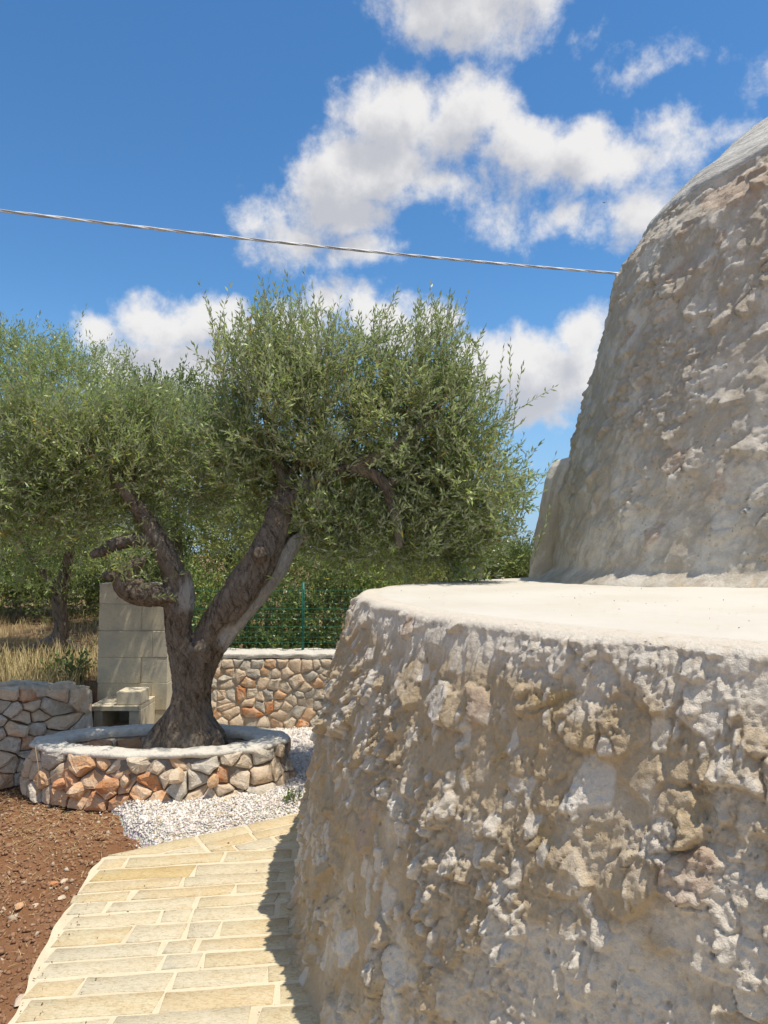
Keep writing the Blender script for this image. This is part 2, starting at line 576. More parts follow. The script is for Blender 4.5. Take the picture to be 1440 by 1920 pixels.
M['bark'] = mat_bark('olive_bark', (.175, .137, .100), (.32, .258, .198), (.58, .54, .48))
m, g = new_mat('twig_bark')
M['twig'] = finish(m, g, (.30, .24, .16, 1), .9)
m, g = new_mat('green_fence_steel')
M['green'] = finish(m, g, (.03, .15, .10, 1), .45, None)
m, g = new_mat('cable_sheath')
p = pos(g)
M['cable'] = finish(m, g, g.mix(g.ramp(g.noise(p, 12, 3), .4, .7), (.80, .80, .78), (.62, .62, .61)), .5)
m, g = new_mat('cable_dark')
M['cable_dark'] = finish(m, g, (.45, .45, .45, 1), .5)
m, g = new_mat('bird_feathers')
M['bird'] = finish(m, g, (.03, .03, .035, 1), .8)

# ------------------------------------------------------------------ layout constants
DC = (2.71, 3.66)           # centre of the round lower wall
R_BASE, R_TOP, H_TOP = 3.13, 2.83, 1.40
CC = (3.5, 5.1)             # centre of the dome
PL = (-1.53, 4.98, 0.87, 0.41, 0.34)     # planter centre x, y, half axes, rim height
FIELD_Z = 0.5


def in_field(x, y):
    """1 beyond the dry stone walls"""
    # left wall runs (-2.22,5.42) -> (-4.4,3.14); field on the far/left side
    a = ((x + 2.22) * 2.28 - (y - 5.42) * 2.18) / math.hypot(2.28, 2.18)      # >0 : courtyard side
    left = np.minimum(-a - .12, -(x + 2.40))
    left = np.where(y > 5.42, -(x + 2.42), left)
    left = np.where(x < -4.4, np.minimum(-a - .12, 9), left)
    back = y - 6.85
    d = np.maximum(left, back)
    return sstep(d, 0.0, 0.10)


def ground_z(x, y):
    x = np.asarray(x, float); y = np.asarray(y, float)
    f = in_field(x, y)
    far = np.hypot(x, y)
    z = (0.018 * fbm(x * 2.2, y * 2.2, seed=3, octv=3) + 0.030 * np.abs(fbm(x * 9, y * 9, seed=5, octv=3))
         + 0.016 * fbm(x * 24, y * 24, seed=8, octv=2)) * np.clip(1.4 - far / 30, 0, 1) - .015
    # flat under the path and the house
    near_path = np.clip(1 - np.maximum(0, (-1.30 - x)) / .25, 0, 1) * (y < 4.3)
    z = z * (1 - near_path) + near_path * -0.03
    z = z + f * (FIELD_Z + 0.02 * np.clip(y - 7, 0, 40) + 0.05 * fbm(x, y, seed=9, octv=3))
    return z


# ================================================================== SETTING
def axis(lo, hi, step, far, n):
    core = np.arange(lo, hi + step / 2, step)
    ext = np.geomspace(step * 2, far, n)
    return np.concatenate([lo - ext[::-1], core, hi + ext])


xs = axis(-4.6, 1.2, .03, 480, 26)
ys = axis(1.4, 8.2, .03, 480, 26)
X, Y = np.meshgrid(xs, ys, indexing='ij')
Z = ground_z(X, Y)
fieldv = in_field(X, Y)
ground = make_mesh('ground', np.stack([X, Y, Z], -1).reshape(-1, 3), quads=grid_quads(len(xs), len(ys)), mat=M['soil'], smooth=True,
                   attrs={'field': ('POINT', fieldv.ravel())})
tag(ground, kind='structure')


# ---- white gravel yard
def gravel_in(x, y):
    left = (x + 1.25 + (y - 3.98) * .80)
    left = np.where(y > 4.95, np.minimum(x + 2.2, 9), left)
    edge = (y - (3.80 + (x + 1.465) * .633)) / 1.18           # beyond the path edge
    return np.minimum(left, edge)


def gravel_z(x, y):
    dx, dy = (x - PL[0]) / (PL[2] + .45), (y - PL[1]) / (PL[3] + .55)
    mound = .055 * sstep(1.25 - np.hypot(dx, dy), 0, .62) * sstep(x, -2.1, -1.45)
    mound = mound * np.where(y > PL[1] + .2, .3, 1)
    s = gravel_in(x, y) + .07 * fbm(x * 5, y * 5, seed=21, octv=3)
    z = .012 + mound + .012 * fbm(x * 7, y * 7, seed=22, octv=3)
    return z * sstep(s, -.05, .12) - .06 * sstep(-s, -.02, .10)


gx = np.arange(-2.5, 3.2, .03); gy = np.arange(3.7, 6.85, .03)
X, Y = np.meshgrid(gx, gy, indexing='ij')
Z = gravel_z(X, Y)
msk = (gravel_in(X, Y) > -.2)
msk = msk[:-1, :-1] & msk[1:, 1:]
gravel_bed = make_mesh('gravel_yard', np.stack([X, Y, Z], -1).reshape(-1, 3), quads=grid_quads(len(gx), len(gy), msk), mat=M['gravel_bed'], smooth=True)
tag(gravel_bed, kind='structure')


def chips(name, pts, size, mat, flat=.6, seed=0, kind='stuff'):
    """many small angular stones joined into one stuff mesh (8 faces each)"""
    n = len(pts)
    r = np.random.default_rng(seed)
    base = np.array([[1, 0, 0], [0, 1, 0], [-1, 0, 0], [0, -1, 0], [0, 0, 1], [0, 0, -1]], float)
    s = size * r.lognormal(0, .35, n)
    v = base[None] * (1 + r.uniform(-.35, .35, (n, 6, 1))) + r.uniform(-.25, .25, (n, 6, 3))
    v = v * s[:, None, None] * np.stack([np.ones(n), r.uniform(.6, 1, n), r.uniform(flat * .6, flat, n)], -1)[:, None, :]
    # random rotation
    q = r.normal(size=(n, 4)); q[:, 1:3] *= .45; q /= np.linalg.norm(q, axis=1, keepdims=True)
    w, x, y, z = q.T
    Rm = np.stack([1 - 2 * (y * y + z * z), 2 * (x * y - z * w), 2 * (x * z + y * w), 2 * (x * y + z * w), 1 - 2 * (x * x + z * z), 2 * (y * z - x * w),
                   2 * (x * z - y * w), 2 * (y * z + x * w), 1 - 2 * (x * x + y * y)], -1).reshape(n, 3, 3)
    v = np.einsum('nij,nkj->nki', Rm, v) + pts[:, None, :]
    t = np.array([[0, 1, 4], [1, 2, 4], [2, 3, 4], [3, 0, 4], [1, 0, 5], [2, 1, 5], [3, 2, 5], [0, 3, 5]])
    f = (t[None] + (np.arange(n) * 6)[:, None, None]).reshape(-1, 3)
    o = make_mesh(name, v.reshape(-1, 3), quads=f, mat=mat, attrs={'rnd': ('FACE', np.repeat(r.random(n), 8))})
    if kind: o['kind'] = kind
    return o


def planter_d(x, y):
    return np.hypot((x - PL[0]) / PL[2], (y - PL[1]) / PL[3])


px_ = rng.uniform(-2.2, .15, 70000); py_ = rng.uniform(3.75, 6.65, 70000)
ok = (gravel_in(px_, py_) + .07 * fbm(px_ * 5, py_ * 5, seed=21, octv=3) > .0) & (planter_d(px_, py_) > .99) & (np.hypot(px_ - DC[0], py_ - DC[1]) > 3.0)
ok &= ~((px_ < -1.0) & (py_ > 5.3))
px_, py_ = px_[ok], py_[ok]
chips('gravel', np.stack([px_, py_, gravel_z(px_, py_) + .004], -1), .0082, M['chip'], .6, 3)
# stray chips spilled on the soil at the border
sx = rng.uniform(-2.1, -1.2, 900); sy = rng.uniform(3.6, 4.9, 900)
ok = (gravel_in(sx, sy) < .03) & (gravel_in(sx, sy) > -.10) & (sy > 3.9 - (sx + 1.3) * .2)
ok &= rng.random(900) < .5
chips('stray_gravel', np.stack([sx[ok], sy[ok], ground_z(sx[ok], sy[ok]) + .004], -1), .008, M['chip'], .7, 4)
# clods, stones and straw on the soil
sx = rng.uniform(-3.6, -1.18, 14000); sy = rng.uniform(1.9, 5.0, 14000)
ok = (in_field(sx, sy) < .1) & (gravel_in(sx, sy) < -.02) & ((sx < -1.30 - .13 * (sy - 2.4)) | (sy > 4)) & (planter_d(sx, sy) > 1.02)
chips('soil_clods', np.stack([sx[ok], sy[ok], ground_z(sx[ok], sy[ok]) + .002], -1), .009, M['clod'], .8, 5)
sx = rng.uniform(-3.4, -1.3, 300); sy = rng.uniform(2.2, 4.4, 300)
ok = (sx < -1.42 - .10 * (sy - 2.4)) & (in_field(sx, sy) < .1)
chips('soil_pebbles', np.stack([sx[ok], sy[ok], ground_z(sx[ok], sy[ok]) + .006], -1), .017, M['clod'], .7, 6)


def blades(name, pts, length, width, lean, mat, seed=0, kind='stuff', segs=2):
    """straws or grass blades: slim folded strips joined into one stuff mesh"""
    n = len(pts); r = np.random.default_rng(seed)
    az = r.uniform(0, 2 * np.pi, n); L = length * r.uniform(.5, 1.3, n)
    ln = r.uniform(lean[0], lean[1], n)
    d = np.stack([np.cos(az) * np.sin(ln), np.sin(az) * np.sin(ln), np.cos(ln)], -1)
    sd = np.stack([-np.sin(az), np.cos(az), np.zeros(n)], -1) * width
    mid = pts + d * L[:, None] * .55
    d2 = d + np.stack([np.cos(az) * .35, np.sin(az) * .35, -.15 * np.ones(n)], -1)
    tip = mid + d2 * (L * .45)[:, None]
    v = np.stack([pts - sd, pts + sd, mid + sd * .8, mid - sd * .8, tip], 1)
    f3 = np.array([[0, 1, 2], [0, 2, 3], [3, 2, 4]])
    f = (f3[None] + (np.arange(n) * 5)[:, None, None]).reshape(-1, 3)
    o = make_mesh(name, v.reshape(-1, 3), quads=f, mat=mat, attrs={'rnd': ('FACE', np.repeat(r.random(n), 3))})
    if kind: o['kind'] = kind
    return o


sx = rng.uniform(-3.4, -1.3, 5200); sy = rng.uniform(2.3, 4.9, 5200)
ok = (in_field(sx, sy) < .1) & (gravel_in(sx, sy) < .04) & (sx < -1.36 - .10 * (sy - 2.4)) & (rng.random(5200) < .25 + .75 * (sy > 3.9))
blades('straw_litter', np.stack([sx[ok], sy[ok], ground_z(sx[ok], sy[ok]) + .012], -1), .05, .0013, (1.35, 1.6), M['straw'], 9)
sx = rng.uniform(-1.7, -.3, 420); sy = rng.uniform(4.0, 4.6, 420)
ok = (gravel_in(sx, sy) > .02) & (planter_d(sx, sy) > 1.02)
blades('leaf_litter', np.stack([sx[ok], sy[ok], gravel_z(sx[ok], sy[ok]) + .014], -1), .035, .003, (1.3, 1.6), M['straw'], 10)

# ================================================================== PATH
path_left = [(-1.0, -2.5), (-1.02, 0.5), (-1.15, 1.7), (-1.246, 2.42), (-1.345, 2.88), (-1.445, 3.45), (-1.475, 3.80)]
path = thing('paved_path', (-.7, 2.6, 0.0), 'curved path of sand-coloured paving stones skirting the white rubble wall', 'path')
tag(path, kind='structure')


def left_x(y):
    return float(np.interp(y, [p_[1] for p_ in path_left], [p_[0] for p_ in path_left]))


def edge_y(x):
    return 3.82 + (x + 1.475) * .645


# mortar bed: polygon sheet with a small thickness
bx, by = [], []
poly = [(x_, y_) for x_, y_ in path_left] + [(-.47, edge_y(-.47)), (0.3, edge_y(.3)), (1.2, 4.0), (2.6, 2.6), (1.2, -2.5)]
# densify and wobble the left side
dens = []
for i in range(len(poly)):
    a, b = poly[i], poly[(i + 1) % len(poly)]
    nseg = 24 if i < 8 else 2
    for k in range(nseg):
        t = k / nseg
        x_, y_ = a[0] + (b[0] - a[0]) * t, a[1] + (b[1] - a[1]) * t
        if i < 7:
            x_ += .018 * float(vnoise(np.array([y_ * 9]), np.array([3.1]), seed=4)[0])
            y_ += .018 * float(vnoise(np.array([x_ * 9]), np.array([7.1]), seed=6)[0])
        dens.append((x_, y_))
nP = len(dens)
vv = [(x_, y_, .024) for x_, y_ in dens] + [(x_ - .012, y_ + .004, -.05) for x_, y_ in dens]
# triangulate by a fan over bmesh
import bmesh
bm = bmesh.new()
tv = [bm.verts.new(v) for v in vv[:nP]]
bv = [bm.verts.new(v) for v in vv[nP:]]
f = bm.faces.new(tv)
for i in range(nP):
    j = (i + 1) % nP
    bm.faces.new((tv[i], bv[i], bv[j], tv[j]))
bmesh.ops.triangulate(bm, faces=[f])
bmesh.ops.recalc_face_normals(bm, faces=bm.faces)
me = bpy.data.meshes.new('mortar_bed'); bm.to_mesh(me); bm.free(); me.materials.append(M['mortar'])
bed = bpy.data.objects.new('mortar_bed', me); COL.objects.link(bed)
bed.parent = path; bed.matrix_parent_inverse = path.matrix_basis.inverted()


def clip_half(poly, nx, ny, c):
    """keep nx*x+ny*y <= c"""
    out = []
    for i in range(len(poly)):
        a, b = poly[i], poly[(i + 1) % len(poly)]
        da, db = nx * a[0] + ny * a[1] - c, nx * b[0] + ny * b[1] - c
        if da <= 0:
            out.append(a)
        if (da < 0 < db) or (db < 0 < da):
            t = da / (da - db)
            out.append((a[0] + (b[0] - a[0]) * t, a[1] + (b[1] - a[1]) * t))
    return out


def parea(p_):
    return abs(sum(p_[i][0] * p_[(i + 1) % len(p_)][1] - p_[(i + 1) % len(p_)][0] * p_[i][1] for i in range(len(p_)))) / 2


def paver(poly, mat, rs):
    """a flagstone with wavy, rounded edges, a few mm proud of the mortar"""
    pts = []
    n0 = len(poly)
    for i in range(n0):
        a, b = Vector(poly[i]), Vector(poly[(i + 1) % n0])
        L = (b - a).length
        k = max(1, min(5, int(L / .07)))
        nrm = Vector(((b - a).y, -(b - a).x)).normalized() if L > 1e-6 else Vector((0, 0))
        for q in range(k):
            t = q / k
            w = rs.uniform(-.006, .005) if q else 0
            p_ = a.lerp(b, t) + nrm * w
            pts.append(p_)
    c = sum(pts, Vector((0, 0))) / len(pts)
    # round the corners a little
    pts = [p_ + (c - p_).normalized() * (.006 if (i == 0) else 0) for i, p_ in enumerate(pts)]
    n = len(pts)
    tz = .0275 + rs.uniform(-.001, .0035)
    tilt = (rs.uniform(-.006, .006), rs.uniform(-.006, .006))
    vs = []
    for inset, z in ((0, .010), (.0005, tz - .0035), (.0055, tz)):
        for p_ in pts:
            d = c - p_
            q = p_ + d.normalized() * inset
            zz = z + (tilt[0] * (q.x - c.x) + tilt[1] * (q.y - c.y) if inset else 0)
            vs.append((q.x - c.x, q.y - c.y, zz))
    fs = []
    for r_i in range(2):
        for i in range(n):
            j = (i + 1) % n
            fs.append((r_i * n + i, r_i * n + j, (r_i + 1) * n + j, (r_i + 1) * n + i))
    vs.append((0, 0, tz + rs.uniform(-.0008, .0008)))
    for i in range(n):
        fs.append((2 * n + i, 2 * n + (i + 1) % n, 3 * n))
    # orient upward
    ar = sum(pts[i].x * pts[(i + 1) % n].y - pts[(i + 1) % n].x * pts[i].y for i in range(n))
    if ar < 0:
        fs = [tuple(reversed(f_)) for f_ in fs]
    me = bpy.data.meshes.new('paving_stone')
    me.from_pydata(vs, [], fs); me.materials.append(mat)
    me.polygons.foreach_set('use_smooth', [True] * len(fs))
    o = bpy.data.objects.new('paving_stone', me)
    o.location = (c.x, c.y, 0)
    COL.objects.link(o)
    o.parent = path; o.matrix_parent_inverse = path.matrix_basis.inverted()
    return o


prs = random.Random(5)
SEAM = (-.105, 1.0, 3.80 + 1.475 * .105)      # seam line y = 3.80 + .105 (x+1.475)


def choose_paver():
    return prs.choices(M['paver'], (5, 4.5, 2.6, 1.7, .5))[0]


y0 = 1.75
JT = .0085
while y0 < 3.95:
    hrow = prs.uniform(.10, .142)
    skew = .13 + prs.uniform(-.015, .015)
    x_ = left_x(y0 + hrow / 2) + prs.uniform(-.01, .02)
    while True:
        L = prs.choice([prs.uniform(.13, .2), prs.uniform(.2, .34), prs.uniform(.3, .46), prs.uniform(.36, .5)])
        if x_ > DC[0] - math.sqrt(max(0, 3.02 ** 2 - (y0 - DC[1]) ** 2)):
            break
        j = lambda s=.006: prs.uniform(-s, s)
        def sk(xx, yy): return yy + (xx + 1.3) * skew
        q = [(x_ + JT + j(), sk(x_, y0) + JT + j()), (x_ + L - JT + j(), sk(x_ + L, y0) + JT + j()),
             (x_ + L - JT + j(.014), sk(x_ + L, y0 + hrow) - JT + j()), (x_ + JT + j(.014), sk(x_, y0 + hrow) - JT + j())]
        q = clip_half(q, SEAM[0], SEAM[1], SEAM[2] - .008)
        if len(q) > 2 and parea(q) > .002:
            paver(q, choose_paver(), prs)
        x_ += L
    y0 += hrow
# the far wedge laid parallel to its outer edge
ex, ey = Vector((1, .645)).normalized(), None
nrm = Vector((ex.y, -ex.x))
off = .012
while off < 1.3:
    hrow = prs.uniform(.11, .16)
    s = -.3 + prs.uniform(0, .3)
    while s < 2.6:
        L = prs.choice([prs.uniform(.16, .3), prs.uniform(.25, .42), prs.uniform(.35, .5)])
        o0 = Vector((-1.475, 3.82)) + nrm * off
        cs = [o0 + ex * (s + JT), o0 + ex * (s + L - JT), o0 + ex * (s + L - JT) + nrm * (hrow - 2 * JT), o0 + ex * (s + JT) + nrm * (hrow - 2 * JT)]
        cs = [(c_.x + prs.uniform(-.006, .006), c_.y + prs.uniform(-.006, .006)) for c_ in cs]
        cx_, cy_ = sum(c_[0] for c_ in cs) / 4, sum(c_[1] for c_ in cs) / 4
        q = clip_half(cs, -SEAM[0], -SEAM[1], -(SEAM[2] + .012))
        if len(q) > 2 and parea(q) > .003 and math.hypot(cx_ - DC[0], cy_ - DC[1]) > 3.0 and cx_ < 1.2:
            paver(q, choose_paver(), prs)
        s += L
    off += hrow

# ================================================================== TRULLO (white house)
trullo = thing('trullo', (DC[0], DC[1], 0), 'whitewashed rubble trullo with round lower wall, flat plaster ledge and tall dome', 'house')


def rubble(u, z, seed, big=.13, amp=1.0, sharp=1.0):
    """relief of limewashed rubble in metres, a mask of bare stones and one whitening protruding stones as if sunlit"""
    wu = u + .020 * fbm(u * 11, z * 11, seed=seed + 1, octv=3) + .007 * fbm(u * 42, z * 42, seed=seed + 21, octv=2)
    wz = z + .020 * fbm(u * 11, z * 11, seed=seed + 2, octv=3) + .007 * fbm(u * 42, z * 42, seed=seed + 22, octv=2)
    f1, f2, du, dz, r = worley(wu / big, wz / (big * 1.15), seed)
    out = np.clip(r[0] * 1.7 - .62, 0, 1) ** 1.15
    e = sstep(f2 - f1, .0, .15 / sharp)
    facet = .046 * out + (du * (r[1] - .5) * .085 + dz * (-.055 * r[2] - .012)) * (out > .03) * (.4 + out)
    h = facet * e
    g1, g2, eu, ez, s = worley(wu / (big * .40) + 3.3, wz / (big * .62), seed + 7)
    o2 = np.clip(s[0] * 1.8 - .8, 0, 1)
    e2 = sstep(g2 - g1, .0, .16 / sharp)
    h2 = (.019 * o2 + (eu * (s[1] - .5) * .030 + ez * (-.030 * s[2] - .004)) * (.35 + o2)) * e2
    p1, p2, qu, qz, t = worley(wu / (big * .15), wz / (big * .15), seed + 9)
    h3 = (.0060 * t[0] ** 1.5 + (qu * (t[1] - .5) + qz * (t[2] - .8)) * .009) * sstep(p2 - p1, .0, .22)
    rough = fbm(u * 3.2, z * 3.2, seed=seed + 3, octv=2)
    gritm = sstep(fbm(u * 2.4, z * 3.0, seed=seed + 30, octv=3), -.15, .25)
    ridge = 1 - np.abs(fbm(u * 38, z * 30, seed=seed + 31, octv=3)) * 2
    h = amp * (h * .78 * (.8 + .5 * rough) + h2 * 1.0 * (.5 + .9 * gritm) + h3 * 1.25 * (.35 + gritm) + .0060 * ridge * (.3 + gritm)
               + .016 * fbm(u * 3.3, z * 2.8, seed=seed + 4, octv=2) + .0052 * fbm(u * 60, z * 60, seed=seed + 5, octv=2) * (.4 + gritm))
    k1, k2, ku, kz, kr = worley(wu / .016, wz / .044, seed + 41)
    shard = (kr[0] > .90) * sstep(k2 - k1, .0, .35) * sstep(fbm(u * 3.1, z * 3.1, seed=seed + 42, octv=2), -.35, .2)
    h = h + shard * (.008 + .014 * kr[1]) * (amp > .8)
    w1, w2, _, _, wr = worley(u / .030, z / .030, seed + 13)
    pit = sstep(.30 - w1, 0, .14) * (wr[0] > .955)
    h = h - .014 * pit * amp
    bare = (r[3] > .93) * e * (out > .25)
    lime_and_lit = np.clip(.8 * (r[3] < .09) * e * sstep(out, .08, .3) + .7 * (s[3] < .36) * e2 * sstep(o2, .1, .4) + .9 * shard, 0, 1)  # whiter lime on protruding stones and shards, sunlight painted into the colour
    return h, bare, lime_and_lit


# -- lower wall with its rolled lip, and the ledge on top
def theta_axis(vis0, vis1, step_fine, seam=90.0):
    a = np.concatenate([np.arange(seam, vis0 - 12, 2.0), np.arange(vis0 - 12, vis0, .35), np.arange(vis0, vis1, step_fine), np.arange(vis1, vis1 + 25, .35), np.arange(vis1 + 25, seam + 360, 2.0)])
    return np.radians(np.append(a, seam + 360))


th = theta_axis(168, 236, math.degrees(.0042 / 3.0))
zz = np.concatenate([np.arange(-.06, 1.37, .0045), ])
lipn = 12
prof_r, prof_z, relief_w = [], [], []
for z_ in zz:
    t = max(0, z_) / H_TOP
    rr_ = R_BASE + (R_TOP - R_BASE) * t + .035 * math.sin(math.pi * t) + (.05 * math.exp(-max(z_, 0) / .05))
    prof_r.append(rr_); prof_z.append(z_); relief_w.append(1.0)
r_l = prof_r[-1]
for k in range(1, lipn + 1):
    a_ = k / lipn * math.pi / 2
    prof_r.append(r_l - .032 * (1 - math.cos(a_)) + .006 * math.sin(2 * a_)); prof_z.append(1.37 + .030 * math.sin(a_)); relief_w.append(max(0.0, 1 - k / lipn * 1.6))
for k in range(1, 9):
    prof_r.append(prof_r[-1] - .012); prof_z.append(H_TOP + .0005 * k); relief_w.append(0)
prof_r, prof_z, relief_w = map(np.array, (prof_r, prof_z, relief_w))
TH, PR = np.meshgrid(th, prof_r, indexing='ij')
_, PZ = np.meshgrid(th, prof_z, indexing='ij')
_, RW = np.meshgrid(th, relief_w, indexing='ij')
U = TH * 3.0
S = np.concatenate([[0], np.cumsum(np.hypot(np.diff(prof_r), np.diff(prof_z)))])
_, SS = np.meshgrid(th, S, indexing='ij')
h, bare, lime_and_lit = rubble(U, PZ, 101, .105, .81)
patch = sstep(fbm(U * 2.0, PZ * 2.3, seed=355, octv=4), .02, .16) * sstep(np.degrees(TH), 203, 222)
lime_and_lit = np.maximum(lime_and_lit, .75 * patch)
# long vertical runs of lime just under the lip, calmer towards the shaded left side
top_zone = sstep(PZ, 1.02, 1.30)
streak = (.015 * fbm(U * 17 + 1.5 * fbm(U * 3, PZ * 4, seed=300, octv=2), PZ * 5 + 3, seed=301, octv=3) + .008 * np.abs(fbm(U * 48, PZ * 10, seed=305, octv=2))) * (1 + .8 * fbm(U * 2.5, PZ * 2, seed=306, octv=2))
h = h * (1 - .45 * top_zone) + streak * top_zone * (1 - sstep(PZ, 1.33, 1.38))
edge_n = .012 * fbm(U * 6, PZ * 6, seed=310, octv=3) + .006 * fbm(U * 40, SS * 40, seed=311, octv=3)
h = h * RW + edge_n * (1 - RW) * sstep(PZ, 1.2, 1.33) * (1 - sstep(H_TOP - PZ, -.01, -.0)) * .9
h = h + .02 * fbm(U * 1.1, PZ * 1.2, seed=320, octv=2) * RW
rad = PR + h * .96
Zw = PZ + h * .16 + .010 * fbm(U * 2.2, PR * 0, seed=330, octv=2) * sstep(PZ, 1.2, 1.36) * (1 - sstep(SS, S[-9] - .02, S[-1] - .02))
Xw, Yw = DC[0] + rad * np.cos(TH), DC[1] + rad * np.sin(TH)
V = np.stack([Xw, Yw, Zw], -1)
nu, nv = TH.shape
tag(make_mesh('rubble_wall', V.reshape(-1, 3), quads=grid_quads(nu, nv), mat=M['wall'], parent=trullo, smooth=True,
              attrs={'stone': ('POINT', np.clip(bare * RW, 0, 1).ravel()), 'lime_and_lit': ('POINT', np.maximum(lime_and_lit * RW, .8 * sstep(PZ + .05 * fbm(U * 5, PZ * 3, seed=77, octv=3), 1.24, 1.33)).ravel())}), 'battered round lower wall of limewashed rubble')


def ledge_z(x, y):
    """ledge rises slightly towards the dome"""
    d = np.hypot(x - CC[0], y - CC[1])
    rise = .055 * sstep(2.95 - d, 0, .75) * sstep(x - .8, 0, 1.6)
    return H_TOP + rise


# ledge disc
rl = np.concatenate([[prof_r[-1] + .065, prof_r[-1] + .045, prof_r[-1] + .025], np.linspace(prof_r[-1], 0.05, 60)])
thl = np.radians(np.append(np.arange(90, 450, 1.5), 450))
TL, RL = np.meshgrid(thl, rl, indexing='ij')
xl, yl = DC[0] + RL * np.cos(TL), DC[1] + RL * np.sin(TL)
zl = ledge_z(xl, yl) + (.008 * fbm(xl * 2.4, yl * 2.4, seed=41, octv=4)) * sstep(prof_r[-1] - RL, 0, .25) + .0042
inner = sstep(prof_r[-1] + .065 - RL, 0, .035)
zl = zl * inner + (H_TOP - .012) * (1 - inner)
make_mesh('ledge', np.stack([xl, yl, zl], -1).reshape(-1, 3), quads=grid_quads(*TL.shape), mat=M['terrace'], parent=trullo, smooth=True)

# a few dry leaves and grit blown onto the ledge
ll = np.random.default_rng(17)
lt, lr2 = ll.uniform(math.radians(175), math.radians(250), 60), ll.uniform(1.4, 2.7, 60)
lx_, ly_ = DC[0] + lr2 * np.cos(lt), DC[1] + lr2 * np.sin(lt)
blades('ledge_leaf_litter', np.stack([lx_, ly_, ledge_z(lx_, ly_) + .010], -1), .022, .0022, (1.4, 1.56), M['straw'], 18)
lt, lr2 = ll.uniform(math.radians(172), math.radians(255), 70), ll.uniform(1.3, 2.74, 70)
lx_, ly_ = DC[0] + lr2 * np.cos(lt), DC[1] + lr2 * np.sin(lt)
chips('ledge_grit', np.stack([lx_, ly_, ledge_z(lx_, ly_) + .006], -1), .0024, M['clod'], .8, 19)
pt_x, pt_y = ll.uniform(-1.45, -.3, 900), ll.uniform(2.3, 4.3, 900)
okp = (gravel_in(pt_x, pt_y) < -.04) & (pt_x > np.array([left_x(v_) for v_ in pt_y]) + .01)
okp &= ll.random(900) < np.where(pt_x < np.array([left_x(v_) for v_ in pt_y]) + .10, 1, .05)
chips('path_grit', np.stack([pt_x[okp], pt_y[okp], np.full(okp.sum(), .0335)], -1), .0030, M['clod'], .8, 20)
# -- dome: radius at each height is the largest circle that stays inside the outline
SIL = [(1440, 222), (1395, 254), (1361, 289), (1331, 314), (1306, 330), (1267, 361), (1237, 388), (1207, 430), (1188, 460), (1158, 502),
       (1138, 541), (1128, 596), (1116, 645), (1103, 705), (1089, 779), (1074, 843), (1058, 920), (1040, 1010), (1027, 1086)]
sil_y = np.array([s_[1] for s_ in SIL], float); sil_x = np.array([s_[0] for s_ in SIL], float)


def fits(rad_, z_):
    a_ = np.radians(np.arange(120, 300, 1.5))
    x_ = CC[0] + rad_ * np.cos(a_); y_ = CC[1] + rad_ * np.sin(a_); z2 = z_ - EYE
    cp, sp = math.cos(PITCH), math.sin(PITCH)
    dep = y_ * cp + z2 * sp
    upc = -y_ * sp + z2 * cp
    u_ = W_PX / 2 + F_PX * x_ / dep; v_ = H_PX / 2 - F_PX * upc / dep
    lim = np.interp(v_, sil_y, sil_x)
    ext = v_ < 222
    lim = np.where(ext, 1440 + (222 - v_) * 1.5, lim)
    return np.all(u_ >= lim)


zs, rs_ = [], []
for z_ in np.arange(1.30, 5.2, .05):
    lo, hi = 0.0, 3.0
    if not fits(0.02, z_):
        break
    for _ in range(22):
        mid = (lo + hi) / 2
        if fits(mid, z_): lo = mid
        else: hi = mid
    zs.append(z_); rs_.append(lo)
print('dome profile', [(round(a, 2), round(b, 2)) for a, b in zip(zs, rs_)][::6])
zs, rs_ = np.array(zs), np.array(rs_)
# close the top with a rounded crown
zs = np.append(zs, [zs[-1] + .05]); rs_ = np.append(rs_, [0.02])
seg = np.concatenate([[0], np.cumsum(np.hypot(np.diff(zs), np.diff(rs_)))])
s_f = np.arange(0, seg[-1], .0105)
zf, rf = np.interp(s_f, seg, zs), np.interp(s_f, seg, rs_)
ker = np.ones(9) / 9
zf[4:-4] = np.convolve(zf, ker, 'valid'); rf[4:-4] = np.convolve(rf, ker, 'valid')
tz_, tr_ = np.gradient(zf), np.gradient(rf)
tl = np.hypot(tz_, tr_) + 1e-9
nr, nz = tz_ / tl, -tr_ / tl
thd = theta_axis(150, 262, math.degrees(.0105 / 2.1))
TD, ZD = np.meshgrid(thd, zf, indexing='ij')
_, RD = np.meshgrid(thd, rf, indexing='ij'); _, NR = np.meshgrid(thd, nr, indexing='ij'); _, NZ = np.meshgrid(thd, nz, indexing='ij'); _, SD = np.meshgrid(thd, s_f, indexing='ij')
UD = TD * 2.0
Z_CAP = 4.04
capn = .16 * fbm(UD * 1.2, SD * .3, seed=61, octv=3)
capw = sstep(ZD + capn, Z_CAP - .04, Z_CAP + .05)
hd, bd, fd = rubble(UD - .5 * SD, SD + .25 * UD, 707, .12, .72, 1.0)
hd = hd * (.6 + .4 * sstep(fbm(UD * .8, SD * .8, seed=63, octv=2), -.4, .4))
soft = sstep(ZD, 1.45, 2.1)                       # plaster smeared smooth at the foot
sm = .022 * fbm(UD * 4.5 - SD * 2, SD * 5, seed=64, octv=3) + .010 * fbm(UD * 13, SD * 10, seed=65, octv=3)
hd = hd * (.28 + .72 * soft) + sm + .05 * fbm(UD * .9, SD * .9, seed=66, octv=2)
groove = .010 * fbm(UD * .7, SD * 14 + .8 * fbm(UD * .8, SD * .8, seed=67, octv=2), seed=68, octv=3)
capn2 = groove + .004 * fbm(UD * 20, SD * 30, seed=69, octv=3) + .03 * fbm(UD * 1.4, SD * 1.6, seed=70, octv=2) + .028
hd = hd * (1 - capw) + capn2 * capw - .03
